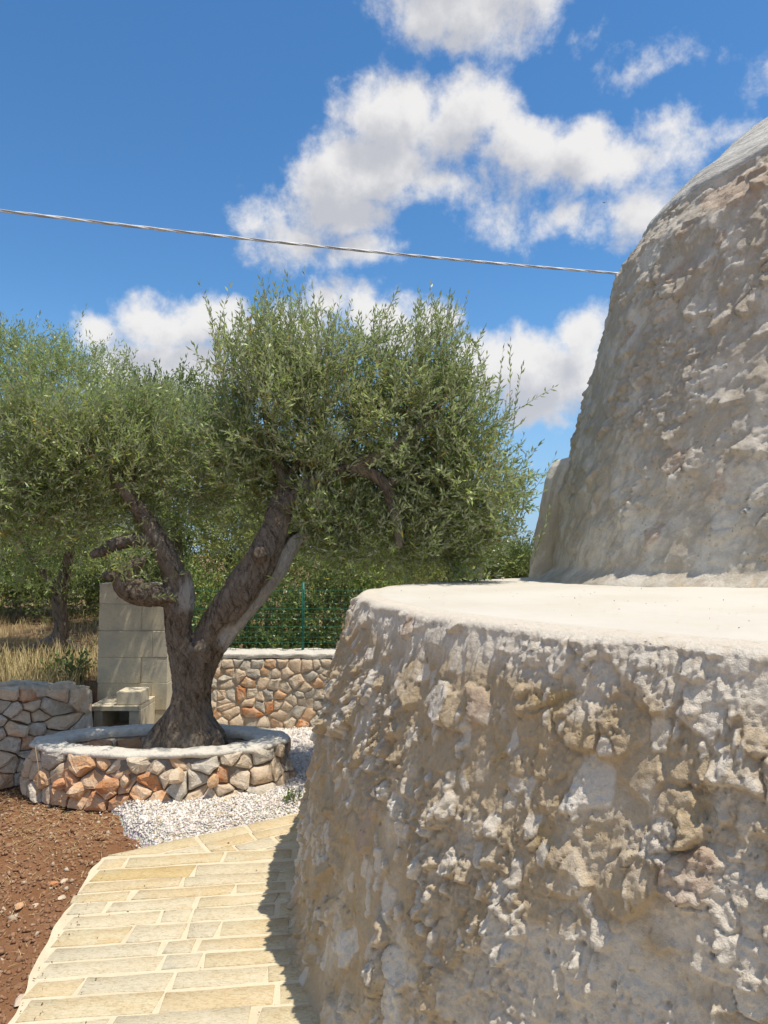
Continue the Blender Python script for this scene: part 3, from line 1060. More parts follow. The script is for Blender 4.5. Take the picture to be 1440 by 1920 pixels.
foot = .10 * (1 - sstep(ZD, 1.40, 1.52))          # fillet at the ledge
rad = RD + (hd * NR) + foot
Xd, Yd, Zd = CC[0] + rad * np.cos(TD), CC[1] + rad * np.sin(TD), ZD + hd * NZ
V = np.stack([Xd, Yd, Zd], -1)
q = grid_quads(*TD.shape)
capv = capw.ravel()
capface = capv[q].mean(1) > .5
for (px, py, dd, rr0) in ((1385, 350, 4.1, .17), (1412, 330, 4.0, .13), (1228, 470, 5.1, .07), (1360, 372, 4.2, .10)):
    c0 = at(px, py, dd)
    dist = np.sqrt((Xd - c0.x) ** 2 + (Yd - c0.y) ** 2 * .2 + (Zd - c0.z) ** 2)
    bd = np.maximum(bd, sstep(rr0 - dist + .05 * fbm(UD * 9, SD * 9, seed=88, octv=3), -.01, .03))
tag(make_mesh('dome', V.reshape(-1, 3), quads=q, mats=[M['dome'], M['cap']], mat_idx=capface.astype(int), parent=trullo, smooth=True,
              attrs={'stone': ('POINT', np.clip(bd * (1 - capw), 0, 1).ravel()), 'lime_and_lit': ('POINT', (fd * .5).ravel())}), 'tall dome of limewashed stone with grey weathered cap')

# drum that carries the back of the dome
tb = np.radians(np.arange(-60, 176, 2.0)); zb = np.linspace(-.05, 1.39, 40)
TB, ZB = np.meshgrid(tb, zb, indexing='ij')
hb, bb, fb_ = rubble(TB * 2.4, ZB, 909, .14, 1)
RB = 2.50 - .12 * ZB + hb
make_mesh('rear_wall', np.stack([CC[0] + RB * np.cos(TB), CC[1] + RB * np.sin(TB), ZB], -1).reshape(-1, 3), quads=grid_quads(*TB.shape), mat=M['wall'], parent=trullo, smooth=True,
          attrs={'stone': ('POINT', bb.ravel() * 1.0)})
ta = np.radians(np.arange(0, 361, 4.0)); ra = np.linspace(2.42, .5, 8)
TA, RA = np.meshgrid(ta, ra, indexing='ij')
make_mesh('rear_ledge', np.stack([CC[0] + RA * np.cos(TA), CC[1] + RA * np.sin(TA), np.full(TA.shape, 1.392)], -1).reshape(-1, 3), quads=grid_quads(*TA.shape), mat=M['terrace'], parent=trullo, smooth=True)

# buttress that leans on the far side of the dome
bo = [(990, 1092), (996, 1045), (1003, 1000), (1010, 960), (1016, 925), (1024, 897), (1033, 876), (1043, 864), (1056, 860), (1068, 862)]
bd_ = 5.75
n_b = 70
tbz = np.linspace(0, 1, n_b)
bpx = np.interp(tbz, np.linspace(0, 1, len(bo)), [b_[0] for b_ in bo]); bpy_ = np.interp(tbz, np.linspace(0, 1, len(bo)), [b_[1] for b_ in bo])
lx = np.array([at(a_, b_, bd_)[:] for a_, b_ in zip(bpx, bpy_)])
cols_ = 60
bv_ = []
for k in range(cols_):
    ph = k / (cols_ - 1)                       # sweep a half round nose from front to back
    ang = math.pi * ph
    ix, iy = .26 * (1 - math.sin(ang)) + 0, -.26 * math.cos(ang)
    for i in range(n_b):
        hh = .030 * float(0)
        bv_.append((lx[i, 0] + ix, lx[i, 1] + iy, lx[i, 2]))
bv_ = np.array(bv_)
ar = np.repeat(np.linspace(0, 1, cols_), n_b)
nn = .035 * fbm(ar * 7, bv_[:, 2] * 1.2, seed=81, octv=3) + .012 * fbm(ar * 20, bv_[:, 2] * 9, seed=82, octv=3)
nd_ = np.stack([-np.sin(ar * np.pi), -np.cos(ar * np.pi), np.zeros_like(ar)], -1)
bv_ = bv_ + nd_ * nn[:, None]
tag(make_mesh('buttress', bv_, quads=grid_quads(cols_, n_b), mats=[M['dome']], parent=trullo, smooth=True, attrs={'stone': ('POINT', np.zeros(len(bv_))), 'lime_and_lit': ('POINT', np.clip(sstep(bv_[:, 2], 1.75, 2.25) * sstep(fbm(ar * 16, bv_[:, 2] * 1.1, seed=83, octv=2), -.1, .25) + sstep(bv_[:, 2], 2.2, 2.36), 0, 1))}),
    'narrow plastered buttress with a rounded top')
capc = at(1068, 862, bd_)
bt = make_mesh('buttress_top', [(lx[-1, 0] - .0, bd_ - .25, lx[-1, 2]), (lx[-1, 0] + .5, bd_ - .25, lx[-1, 2] - .02), (lx[-1, 0] + .5, bd_ + .25, lx[-1, 2] - .02), (lx[-1, 0], bd_ + .25, lx[-1, 2])],
               faces=[(0, 1, 2, 3)], mat=M['terrace'], parent=trullo)


# ================================================================== DRY STONE WORK
def voronoi_cells(w, hgt, size, rs, size_fn=None, relax=1, aspect=1.3):
    """irregular packing of a w x hgt strip; returns convex polygons"""
    cw, ch = size * aspect ** .5, size / aspect ** .5
    pts = []
    rows = max(2, int(round(hgt / ch)))
    for r_i in range(rows):
        nx = max(2, int(round(w / cw)))
        for c_i in range(nx):
            if rs.random() < .17:
                continue
            pts.append(((c_i + .5 + rs.uniform(-.38, .38) + (r_i % 2) * .5) * w / nx, (r_i + .5 + rs.uniform(-.3, .3)) * hgt / rows))
            if rs.random() < .24:
                pts.append((pts[-1][0] + rs.uniform(-.5, .5) * cw, pts[-1][1] + rs.choice([-.5, .5]) * ch))
    pts = [(min(max(a, .01), w - .01), min(max(b, .01), hgt - .01)) for a, b in pts]
    cells = []
    for it in range(relax):
        cells = []
        P = np.array(pts)
        for i, (a, b) in enumerate(pts):
            poly = [(0, 0), (w, 0), (w, hgt), (0, hgt)]
            d2 = (P[:, 0] - a) ** 2 + ((P[:, 1] - b) * aspect) ** 2
            for j in np.argsort(d2)[1:18]:
                c_, d_ = pts[j]
                # anisotropic bisector
                nx_, ny_ = (c_ - a), (d_ - b) * aspect * aspect
                cc = ((c_ * c_ - a * a) + (d_ * d_ - b * b) * aspect * aspect) / 2
                poly = clip_half(poly, nx_, ny_, cc)
                if len(poly) < 3: break
            cells.append(poly)
        if it < relax - 1:
            new = []
            for (a, b), poly in zip(pts, cells):
                if len(poly) < 3:
                    new.append((a, b)); continue
                cx_ = sum(p_[0] for p_ in poly) / len(poly); cy_ = sum(p_[1] for p_ in poly) / len(poly)
                new.append((a * .5 + cx_ * .5, b * .5 + cy_ * .5))
            pts = new
    return [c_ for c_ in cells if len(c_) > 2 and parea(c_) > 1e-5]


def wall_stone(name, poly, frame, mat, parent, rs, gap=.005, bulge=.035, back=.06, angular=.5, soft=.12):
    """rock face filling a cell; frame(u, v, d) -> world"""
    n0 = len(poly)
    cx_ = sum(p_[0] for p_ in poly) / n0; cy_ = sum(p_[1] for p_ in poly) / n0
    pts = []
    for i in range(n0):
        a, b = poly[i], poly[(i + 1) % n0]
        L = math.hypot(b[0] - a[0], b[1] - a[1])
        if L < .004: continue
        # chamfer each corner: take points at .2 and .8 of each edge
        for t in ((.10, .90) if L < .07 else (.08, .5, .92)):
            w_ = rs.uniform(-.05, .05) * L if t == .5 else 0
            pts.append((a[0] + (b[0] - a[0]) * t + (b[1] - a[1]) / L * w_, a[1] + (b[1] - a[1]) * t - (b[0] - a[0]) / L * w_))
    if len(pts) < 4: return None
    n = len(pts)
    sz = math.sqrt(parea(poly))
    g_ = gap * .5 + rs.uniform(-.001, .003)
    tu, tv_ = rs.uniform(-.28, .28) * angular, rs.uniform(-.30, .18) * angular
    B = bulge * rs.uniform(.45, 1.25) * min(1.3, sz / .11)
    c3 = Vector(frame(cx_, cy_, 0))
    vs = []
    rings = ((1.0, -back), (1.0, B * .30), (.92, B * .78), (.60, B * 1.0))
    for k, (sc, dd) in enumerate(rings):
        for (a, b) in pts:
            du_, dv_ = a - cx_, b - cy_
            L = math.hypot(du_, dv_) + 1e-9
            f_ = max(.2, (L - g_) / L) * sc
            jr = 1 + (rs.uniform(-.09, .07) if k else 0)
            uu, vv_ = cx_ + du_ * f_ * jr, cy_ + dv_ * f_ * jr
            d = dd + (du_ * tu + dv_ * tv_) * (1 if k > 1 else 0) + (rs.uniform(-.10, .10) * B if k > 1 else 0)
            vs.append(Vector(frame(uu, vv_, d)) - c3)
    vs.append(Vector(frame(cx_ + rs.uniform(-.2, .2) * sz, cy_ + rs.uniform(-.2, .2) * sz, B * rs.uniform(.95, 1.2))) - c3)
    fs = []
    for k in range(3):
        for i in range(n):
            j = (i + 1) % n
            fs.append((k * n + i, k * n + j, (k + 1) * n + j, (k + 1) * n + i))
    for i in range(n):
        fs.append((3 * n + i, 3 * n + (i + 1) % n, 4 * n))
    me = bpy.data.meshes.new(name)
    me.from_pydata(vs, [], fs)
    me.materials.append(mat)
    sm_ = rs.random() < soft
    me.polygons.foreach_set('use_smooth', [sm_] * len(fs))
    o = bpy.data.objects.new(name, me)
    o.location = c3
    COL.objects.link(o)
    o.parent = parent; o.matrix_parent_inverse = parent.matrix_basis.inverted()
    bm_ = None
    return o


rocks = ['rock_grey', 'rock_cream', 'rock_tan', 'rock_orange', 'rock_red']


def lump_box(name, frame, u0, u1, v0, v1, d0, d1, nu_, nv_, mat, parent, seed, amp=.012):
    """closed lumpy slab in a wall frame: front, top and back faces as one strip"""
    us = np.linspace(u0, u1, nu_)
    loop = [(v0, d1), (v0 * .5 + v1 * .5, d1 + amp * .5), (v1 - .012, d1 + amp * .4), (v1, d1 - .015), (v1 + amp * .3, d1 * .6 + d0 * .4), (v1 + amp * .3, d1 * .3 + d0 * .7), (v1, d0 + .015), (v1 - .02, d0), (v0, d0), (v0, d1)]
    dense = []
    for i in range(len(loop) - 1):
        for k in range(3):
            t = k / 3
            dense.append((loop[i][0] * (1 - t) + loop[i + 1][0] * t, loop[i][1] * (1 - t) + loop[i + 1][1] * t))
    dense.append(dense[0])
    vs = []
    for u_ in us:
        for (v_, d_) in dense:
            na = amp * float(fbm(np.array([u_ * 13 + v_ * 5]), np.array([d_ * 17 + v_ * 11]), seed=seed, octv=3)[0])
            nb = amp * .7 * float(fbm(np.array([u_ * 19 + 7]), np.array([d_ * 11 + v_ * 23]), seed=seed + 5, octv=2)[0])
            vs.append(frame(u_, v_ + na, d_ + nb))
    ln = len(dense)
    qs = grid_quads(len(us), ln)
    qs = qs[:, ::-1]
    vs = np.array([tuple(v) for v in vs])
    return make_mesh(name, vs, quads=qs, mat=mat, parent=parent, smooth=True)


# ---- back wall, pale mortared rubble under the fence
BW_Y, BW_H = 6.68, .68
bx0, bx1 = -1.86, 0.62
back_wall = thing('stone_wall', ((bx0 + bx1) / 2, BW_Y + .15, 0), 'low wall of pale and orange rubble under the green wire fence', 'wall')
frame_b = lambda u, v, d: (bx0 + u, BW_Y - .04 - d + v * .15, v)
rs = random.Random(21)
for c_ in voronoi_cells(bx1 - bx0, BW_H - .055, .098, rs, aspect=1.25):
    mt = rs.choices(rocks, (3.6, 4.0, 2.2, 1.4, .7))[0]
    wall_stone('stone', c_, frame_b, M[mt], back_wall, rs, .008, .03, .05, .4, .65)
lump_box('wall_core', frame_b, -.02, bx1 - bx0, -.05, BW_H - .06, -.30, .004, 60, 3, M['mortar_fill'], back_wall, 31, .008)
lump_box('coping', frame_b, -.02, bx1 - bx0, BW_H - .052, BW_H, -.31, .012, 90, 3, M['coping'], back_wall, 33, .014)

# ---- left dry stone wall
p0 = Vector((-2.20, 5.44, 0)); p1 = Vector((-3.9, 3.62, 0))
wl = (p1 - p0).length
wd = (p1 - p0).normalized(); wn = Vector((wd.y * -1, wd.x, 0))
if wn.y > 0: wn = -wn
left_wall = thing('stone_wall', (p0 + p1) / 2 - wn * .15, 'rough grey dry stone wall holding back the dry field', 'wall')
hl = lambda u: .60 + .10 * min(1, u / .8)


def frame_l(u, v, d):
    q = p0 + wd * u + wn * (d + .03 - v * .15)
    return (q.x, q.y, v * hl(u) / .7)


rs = random.Random(22)
for c_ in voronoi_cells(wl, .69, .104, rs, aspect=1.3):
    mt = rs.choices(rocks, (3.4, 3.0, 2.2, 1.3, .9))[0]
    wall_stone('stone', c_, frame_l, M[mt], left_wall, rs, .007, .05, .07, 1.0)
lump_box('wall_core', frame_l, 0, wl, -.05, .66, -.32, -.03, 50, 3, M['core'], left_wall, 35, .02)
# capstones lying loose along the top
for c_ in voronoi_cells(wl, .30, .15, rs, aspect=1.2):
    mt = rs.choices(rocks, (5, 3, 1.2, .6, .4))[0]
    frame_t = lambda u, v, d: tuple(p0 + wd * u - wn * (.03 + v)) [:2] + ((.665 + d) * hl(u) / .7,)
    wall_stone('capstone', c_, frame_t, M[mt], left_wall, rs, .006, .035, .04, .8)

# ---- planter ring round the olive
planter = thing('stone_planter', (PL[0], PL[1], 0), 'oval planter of orange rubble with a white cement rim round the olive', 'planter')
NP_ = 360
ang = np.linspace(0, 2 * np.pi, NP_)
a_o, b_o = PL[2] - .045, PL[3] - .035
ox, oy = PL[0] + a_o * np.cos(ang), PL[1] + b_o * np.sin(ang)
arc = np.concatenate([[0], np.cumsum(np.hypot(np.diff(ox), np.diff(oy)))])
PER = arc[-1]


def frame_p(u, v, d):
    t = float(np.interp(u % PER, arc, ang))
    nx_, ny_ = math.cos(t) / a_o, math.sin(t) / b_o
    L = math.hypot(nx_, ny_); nx_ /= L; ny_ /= L
    bt_ = .065 * (1 - v / .34)                      # slight batter
    return (PL[0] + a_o * math.cos(t) + nx_ * (d + bt_), PL[1] + b_o * math.sin(t) + ny_ * (d + bt_), v)


rs = random.Random(24)
us = arc
for c_ in voronoi_cells(PER, .335, .122, rs, aspect=1.15):
    cu_ = sum(p_[0] for p_ in c_) / len(c_)
    t = float(np.interp(cu_, arc, ang))
    cv_ = sum(p_[1] for p_ in c_) / len(c_)
    wts = (.3, 2.0, 2.4, 3.4, 2.4) if cv_ < .2 else (1.2, 3.6, 2.6, 1.0, .3)
    if math.cos(t) > .75: wts = (4, 2, 1.5, .8, .3)
    mt = rs.choices(rocks, wts)[0]
    wall_stone('stone', c_, frame_p, M[mt], planter, rs, .006, .045, .06, 1.0)
# core, rim and inner face as swept loops
a_i, b_i = .64, .26


def ring(name, loop, mat, seed, amp, n=240):
    """loop: list of (k, z): k=0 outer edge .. 1 inner edge"""
    tt = np.linspace(0, 2 * np.pi, n)
    vs = np.zeros((n, len(loop), 3))
    for j, (k, z_) in enumerate(loop):
        a_ = (PL[2] + .02) * (1 - k) + a_i * k; b_ = (PL[3] + .02) * (1 - k) + b_i * k
        wob = 1 + .030 * fbm(np.cos(tt) * 2 + k, np.sin(tt) * 2, seed=seed, octv=3) + .022 * fbm(np.cos(tt) * 9 + k * 3, np.sin(tt) * 9 + z_ * 4, seed=seed + 3, octv=3) + .010 * fbm(np.cos(tt) * 30, np.sin(tt) * 30 + z_ * 40, seed=seed + 6, octv=2)
        wob[-1] = wob[0]
        vs[:, j, 0] = PL[0] + a_ * np.cos(tt) * wob
        vs[:, j, 1] = PL[1] + b_ * np.sin(tt) * wob
        zz_ = z_ + amp * fbm(np.cos(tt) * 5 + k * 4, np.sin(tt) * 5, seed=seed + 9, octv=3)
        zz_[-1] = zz_[0]
        vs[:, j, 2] = zz_
    return make_mesh(name, vs.reshape(-1, 3), quads=grid_quads(n, len(loop)), mat=mat, parent=planter, smooth=True)


ring('rim', [(.16, .308), (.06, .311), (.02, .320), (.035, .333), (.09, .340), (.16, .342), (.3, .346), (.5, .343), (.7, .346), (.88, .344), (.97, .332), (1.0, .312), (.96, .29)], M['coping'], 51, .014)
ring('ring_core', [(.14, -.03), (.12, .15), (.12, .305), (.5, .305), (.95, .305), (.98, .12), (.96, .02)], M['core'], 53, .004)
# stones showing on the inside of the hole
ang_i = np.linspace(0, 2 * np.pi, 200)
ix_, iy_ = PL[0] + a_i * np.cos(ang_i), PL[1] + b_i * np.sin(ang_i)
arc_i = np.concatenate([[0], np.cumsum(np.hypot(np.diff(ix_), np.diff(iy_)))])


def frame_i(u, v, d):
    t = float(np.interp((-u) % arc_i[-1], arc_i, ang_i))
    nx_, ny_ = -math.cos(t) / a_i, -math.sin(t) / b_i
    L = math.hypot(nx_, ny_)
    return (PL[0] + a_i * math.cos(t) + nx_ / L * d * .6, PL[1] + b_i * math.sin(t) + ny_ / L * d * .6, v + .06)


for c_ in voronoi_cells(arc_i[-1], .22, .11, rs, aspect=1.1):
    wall_stone('inner_stone', c_, frame_i, M[rs.choices(rocks, (2, 3, 2, 2, 1))[0]], planter, rs, .005, .03, .05, 1.0)
tt = np.linspace(0, 2 * np.pi, 60); kk = np.linspace(1, 0.02, 12)
TT, KK = np.meshgrid(tt, kk, indexing='ij')
sxx, syy = PL[0] + (.63) * KK * np.cos(TT), PL[1] + .25 * KK * np.sin(TT)
make_mesh('planting_soil', np.stack([sxx, syy, .20 + .03 * fbm(sxx * 8, syy * 8, seed=5, octv=3)], -1).reshape(-1, 3), quads=grid_quads(60, 12), mat=M['soil'], parent=planter, smooth=True,
          attrs={'field': ('POINT', np.full(720, .35))})

# loose rocks
def rock(name, loc, size, mat, label, seed, sq=(1, .8, .65), group=None, parent=None):
    r = np.random.default_rng(seed)
    bm = bmesh.new()
    bmesh.ops.create_icosphere(bm, subdivisions=2, radius=1)
    co = np.array([v.co[:] for v in bm.verts])
    nz_ = 1 + .35 * fbm(co[:, 0] * 1.3 + seed, co[:, 1] * 1.3, co[:, 2] * 1.3, seed=seed, octv=3)
    # chop a few flat faces
    co = co * nz_[:, None]
    for k in range(7):
        d = r.normal(size=3); d /= np.linalg.norm(d)
        lim = r.uniform(.62, .85)
        pr_ = co @ d
        over = pr_ > lim
        co[over] -= np.outer(pr_[over] - lim, d)
    co = co * np.array(sq) * size
    for v, c_ in zip(bm.verts, co): v.co = c_
    me = bpy.data.meshes.new(name); bm.to_mesh(me); bm.free()
    me.materials.append(mat)
    o = bpy.data.objects.new(name, me)
    o.location = loc; o.rotation_euler = (0, 0, float(r.uniform(0, 6)))
    COL.objects.link(o)
    if label: tag(o, label, 'rock', group)
    if parent is not None:
        o.parent = parent; o.matrix_parent_inverse = parent.matrix_basis.inverted()
    return o


gz = lambda x, y: float(ground_z(np.array([x]), np.array([y]))[0])
rock('rock', (-1.98, 5.05, .26), .085, M['rock_red'], 'orange broken rock lying in the planter left of the trunk', 3)
rock('rock', (-2.08, 4.96, .25), .05, M['rock_cream'], 'small cream rock inside the planter at its left end', 4)
P_ = at(285, 1640, 3.4)
for k, (px, py, s_, mt, lb) in enumerate([
        (120, 1641, .022, 'rock_tan', 'flat tan stone on the red soil beside the middle of the path'),
        (116, 1677, .019, 'rock_cream', 'small white stone on the red soil left of the path'),
        (66, 1687, .020, 'rock_cream', 'round cream pebble half sunk in the red soil'),
        (36, 1697, .026, 'rock_orange', 'orange stone on the red soil, farthest from the path'),
        (98, 1650, .026, 'rock_red', 'low brown stone on the soil beside the flat tan one'),
        (40, 1862, .034, 'rock_tan', 'brown clod of stone at the soil edge nearest the viewer')]):
    d = ray(px, py); t = (EYE - .01) / -d.z
    x_, y_ = d.x * t, d.y * t
    rock('soil_stone', (x_, y_, gz(x_, y_) + s_ * .3), s_, M[mt], lb, 30 + k, (1.2, .8, .5), 'stones scattered on the red soil')
rs = random.Random(9)
for k, (px, py, s_, mt) in enumerate([(205, 1478, .07, 'rock_red'), (150, 1487, .075, 'rock_orange'), (115, 1476, .055, 'rock_red'), (235, 1470, .05, 'rock_orange'), (330, 1462, .07, 'rock_tan'), (400, 1470, .05, 'rock_orange')]):
    p_ = at(px, py, 4.50 + .08 * abs(px - 300) / 150)
    rock('footing_stone', (p_.x, p_.y, p_.z + .02), s_, M[mt], None, 60 + k, (1.15, .6, .8), parent=planter)
pb = at(943, 1086, 5.5)
rock('pebble', (pb.x, pb.y, H_TOP + .018), .016, M['rock_cream'], 'tiny white pebble on the far edge of the plaster ledge', 77)

# ================================================================== BARBECUE of tuff blocks
bbq = thing('barbecue', (-2.13, 6.0, 0), 'outdoor barbecue of pale tuff blocks behind the olive planter', 'barbecue')


def block(name, x0, x1, y0_, y1_, z0, z1, parent=bbq, mat=None, seed=0, bev=.0035):
    bm = bmesh.new()
    bmesh.ops.create_cube(bm, size=1)
    for v in bm.verts:
        v.co = Vector((v.co.x * (x1 - x0), v.co.y * (y1_ - y0_), v.co.z * (z1 - z0)))
    bmesh.ops.bevel(bm, geom=bm.edges[:], offset=bev, segments=1, affect='EDGES')
    r = random.Random(seed)
    for v in bm.verts:
        v.co += Vector((r.uniform(-1, 1), r.uniform(-1, 1), r.uniform(-1, 1))) * .0022
    me = bpy.data.meshes.new(name); bm.to_mesh(me); bm.free(); me.materials.append(mat or M['tuff'])
    o = bpy.data.objects.new(name, me); o.location = ((x0 + x1) / 2, (y0_ + y1_) / 2, (z0 + z1) / 2)
    COL.objects.link(o)
    o.parent = parent; o.matrix_parent_inverse = parent.matrix_basis.inverted()
    return o


XA, XB = at(183, 1250, 6.0).x, at(314, 1250, 6.0).x
course = .222
r = random.Random(3)
zc = 0.08
k = 0
zlist = [0.0, .085, .307, .53, .742, .962, 1.185, 1.36]
for k in range(len(zlist) - 1):
    z0, z1 = zlist[k], zlist[k + 1]
    split = XA + (XB - XA) * (.62 if k % 2 else .78)
    dd = [r.uniform(-.004, .004) for _ in range(2)]
    block('block', XA, split - .001, 6.0 + dd[0], 6.22, z0 + .001, z1 - .001, seed=k)
    block('block', split + .001, XB, 6.0 + dd[1], 6.22, z0 + .001, z1 - .001, seed=k + 30)
block('core_block', XA + .01, XB - .01, 6.012, 6.20, .0, 1.34, seed=59)
XC0, XC1 = at(168, 1315, 5.62).x, at(262, 1315, 5.62).x
block('counter_slab', XC0, XC1, 5.60, 5.995, .385, .425, seed=60)
block('pier', XC0 + .03, XC0 + .10, 5.63, 5.995, 0, .383, seed=61)
block('pier', XC1 - .085, XC1 - .0, 5.63, 5.995, 0, .383, seed=62)
block('shelf_slab', XC0 + .102, XC1 - .087, 5.66, 5.995, .17, .22, seed=63)
XK0, XK1 = at(219, 1300, 5.64).x, at(262, 1300, 5.64).x
block('loose_block', XK0, XK1 + .012, 5.63, 5.83, .427, .527, seed=64)

# ================================================================== FENCE
FY = 6.92
fence = thing('wire_fence', (-.6, FY, .55), 'green welded wire fence on the back rubble wall', 'fence')


def tube(points, radii, sides=8, phase=0.0, flute=None):
    """swept tube: returns verts, quads"""
    P = np.array([tuple(p_) for p_ in points], float); n = len(P)
    radii = np.asarray(radii, float)
    T = np.gradient(P, axis=0); T /= np.linalg.norm(T, axis=1, keepdims=True) + 1e-9
    ref = np.array([0, 1.0, 0.15])
    N = np.zeros_like(P); Bn = np.zeros_like(P)
    prev = np.cross(T[0], ref); prev /= np.linalg.norm(prev) + 1e-9
    for i in range(n):
        b = prev - T[i] * np.dot(prev, T[i]); b /= np.linalg.norm(b) + 1e-9
        N[i] = b; Bn[i] = np.cross(T[i], b); prev = b
    a = np.linspace(0, 2 * np.pi, sides, endpoint=False)
    rr_ = radii[:, None] * (np.ones((n, sides)) if flute is None else flute)
    V = P[:, None] + rr_[..., None] * (np.cos(a)[None, :, None] * N[:, None] + np.sin(a)[None, :, None] * Bn[:, None])
    q = []
    for i in range(n - 1):
        for j in range(sides):
            k2 = (j + 1) % sides
            q.append((i * sides + j, i * sides + k2, (i + 1) * sides + k2, (i + 1) * sides + j))
    V = V.reshape(-1, 3)
    caps = [tuple(range(sides))[::-1], tuple((n - 1) * sides + j for j in range(sides))]
    return V, q, caps


def add_tube(name, points, radii, mat, parent, sides=8, smooth=True):
    V, q, caps = tube(points, radii, sides)
    return make_mesh(name, V, faces=q + caps, mat=mat, parent=parent, smooth=smooth)


fx0, fx1, fz0, fz1 = -1.98, .75, .66, 1.27
px_post = at(568, 1200, FY).x
for xp in (px_post, px_post + 1.35):
    add_tube('post', [(xp, FY, .45), (xp, FY, .9), (xp, FY, 1.33)], [.014] * 3, M['green'], fence, 8)
vs, fs = [], []


def wire(a, b, r_):
    V, q, c_ = tube([a, (Vector(a) + Vector(b)) / 2, b], [r_] * 3, 3)
    o_ = len(vs)
    vs.extend(V.tolist()); fs.extend([tuple(i + o_ for i in f_) for f_ in q])


x_ = fx0
while x_ < fx1:
    wire((x_, FY - .014, fz0), (x_ + .001, FY - .014, fz1), .0021); x_ += .05
z_ = fz0 + .02
kk_ = 0
while z_ <= fz1:
    wire((fx0, FY - .016, z_), (fx1, FY - .016, z_ + .002), .0020); z_ += .05 if kk_ % 4 else .075; kk_ += 1
wm = make_mesh('wire_mesh', vs, faces=fs, mat=M['green'], parent=fence)
wm['kind'] = 'stuff'

# ================================================================== LEAVES AND TREES
def orth(d, r):
    a = r.normal(size=d.shape)
    a -= d * np.sum(a * d, 1, keepdims=True)
    return a / (np.linalg.norm(a, axis=1, keepdims=True) + 1e-9)


def sprays(base, direction, length, nleaf, leaf_len, leaf_w, r, up=.25, spread=.75):
    """leafy twigs: returns leaf verts (N*4,3), rnd per leaf, stem segments"""
    n = len(base)
    direction = direction / (np.linalg.norm(direction, axis=1, keepdims=True) + 1e-9)
    s = (np.arange(nleaf) + .7) / nleaf
    s = np.clip(s[None, :] + r.uniform(-.04, .04, (n, nleaf)), .04, 1)
    bend = np.zeros((n, 3)); bend[:, 2] = up * r.uniform(-.2, 1, n)
    bend += r.normal(size=(n, 3)) * .12
    L = length[:, None, None]
    P = base[:, None, :] + direction[:, None, :] * (s[..., None] * L) + bend[:, None, :] * (s[..., None] ** 2) * L
    T = direction[:, None, :] + 2 * bend[:, None, :] * s[..., None]
    T = T / np.linalg.norm(T, axis=2, keepdims=True)
    s1 = orth(direction, r)
    s2 = np.cross(direction, s1)
    # opposite pairs, each pair turned by 90 degrees
    idx = np.arange(nleaf)
    sgn = np.where(idx % 2 == 0, 1, -1)[None, :, None]
    use1 = ((idx // 2) % 2 == 0)[None, :, None]
    side = np.where(use1, s1[:, None, :], s2[:, None, :]) * sgn
    D = T * r.uniform(.55, 1.1, (n, nleaf, 1)) + side * spread * r.uniform(.6, 1.2, (n, nleaf, 1)) + r.normal(size=(n, nleaf, 3)) * .22
    D[:, -1] = T[:, -1] + .15 * r.normal(size=(n, 3))
    D = D / np.linalg.norm(D, axis=2, keepdims=True)
    D = D.reshape(-1, 3); P = P.reshape(-1, 3); Tn = T.reshape(-1, 3)
    Wd = np.cross(D, Tn + r.normal(size=D.shape) * .5)
    Wd /= np.linalg.norm(Wd, axis=1, keepdims=True) + 1e-9
    Nn = np.cross(Wd, D)
    flip = np.where(np.sum(Nn * np.array([0, 0, 1.0]), 1, keepdims=True) < 0, -1, 1)   # upper side looks up
    Wd = Wd * flip
    ll = leaf_len * r.uniform(.6, 1.25, len(D))[:, None]
    ww = leaf_w * r.uniform(.7, 1.2, len(D))[:, None]
    curl = (np.cross(Wd, D)) * ll * r.uniform(-.12, .12, (len(D), 1))
    v = np.stack([P, P + D * ll * .48 + Wd * ww * .5 + curl, P + D * ll, P + D * ll * .48 - Wd * ww * .5 + curl], 1)
    rnd = r.random(len(D))
    ends = base + direction * length[:, None] + bend * length[:, None]
    mids = base + direction * length[:, None] * .5 + bend * length[:, None] * .25
    return v.reshape(-1, 3), rnd, (base, mids, ends)


def leaf_object(name, parts, mat, parent, stuff=True):
    V = np.concatenate([p_[0] for p_ in parts]); rnd = np.concatenate([p_[1] for p_ in parts])
    q = np.arange(len(V), dtype=np.int32).reshape(-1, 4)
    o = make_mesh(name, V, quads=q, mat=mat, parent=parent, attrs={'rnd': ('FACE', rnd)})
    if stuff: o['kind'] = 'stuff'
    return o


def stem_object(name, segs, rad_, mat, parent):
    """thin three-sided twigs from (start, mid, end) arrays"""
    vs_, fs_ = [], []
    A = np.concatenate([s_[0] for s_ in segs]); Mi = np.concatenate([s_[1] for s_ in segs]); B = np.concatenate([s_[2] for s_ in segs])
    n = len(A)
    D = B - A; D /= np.linalg.norm(D, axis=1, keepdims=True) + 1e-9
    s1 = orth(D, np.random.default_rng(1)); s2 = np.cross(D, s1)
    ring_ = []
    for P, k in ((A, 1.0), (Mi, .7), (B, .3)):
        for a_ in (0, 2.094, 4.189):
            ring_.append(P + (s1 * math.cos(a_) + s2 * math.sin(a_)) * rad_ * k)
    V = np.stack(ring_, 1).reshape(-1, 3)
    f = []
    for k in range(2):
        for j in range(3):
            j2 = (j + 1) % 3
            f.append((k * 3 + j, k * 3 + j2, k * 3 + 3 + j2, k * 3 + 3 + j))
    f = np.array(f)[None] + (np.arange(n) * 9)[:, None, None]
    o = make_mesh(name, V, quads=f.reshape(-1, 4), mat=mat, parent=parent)
    o['kind'] = 'stuff'
    return o


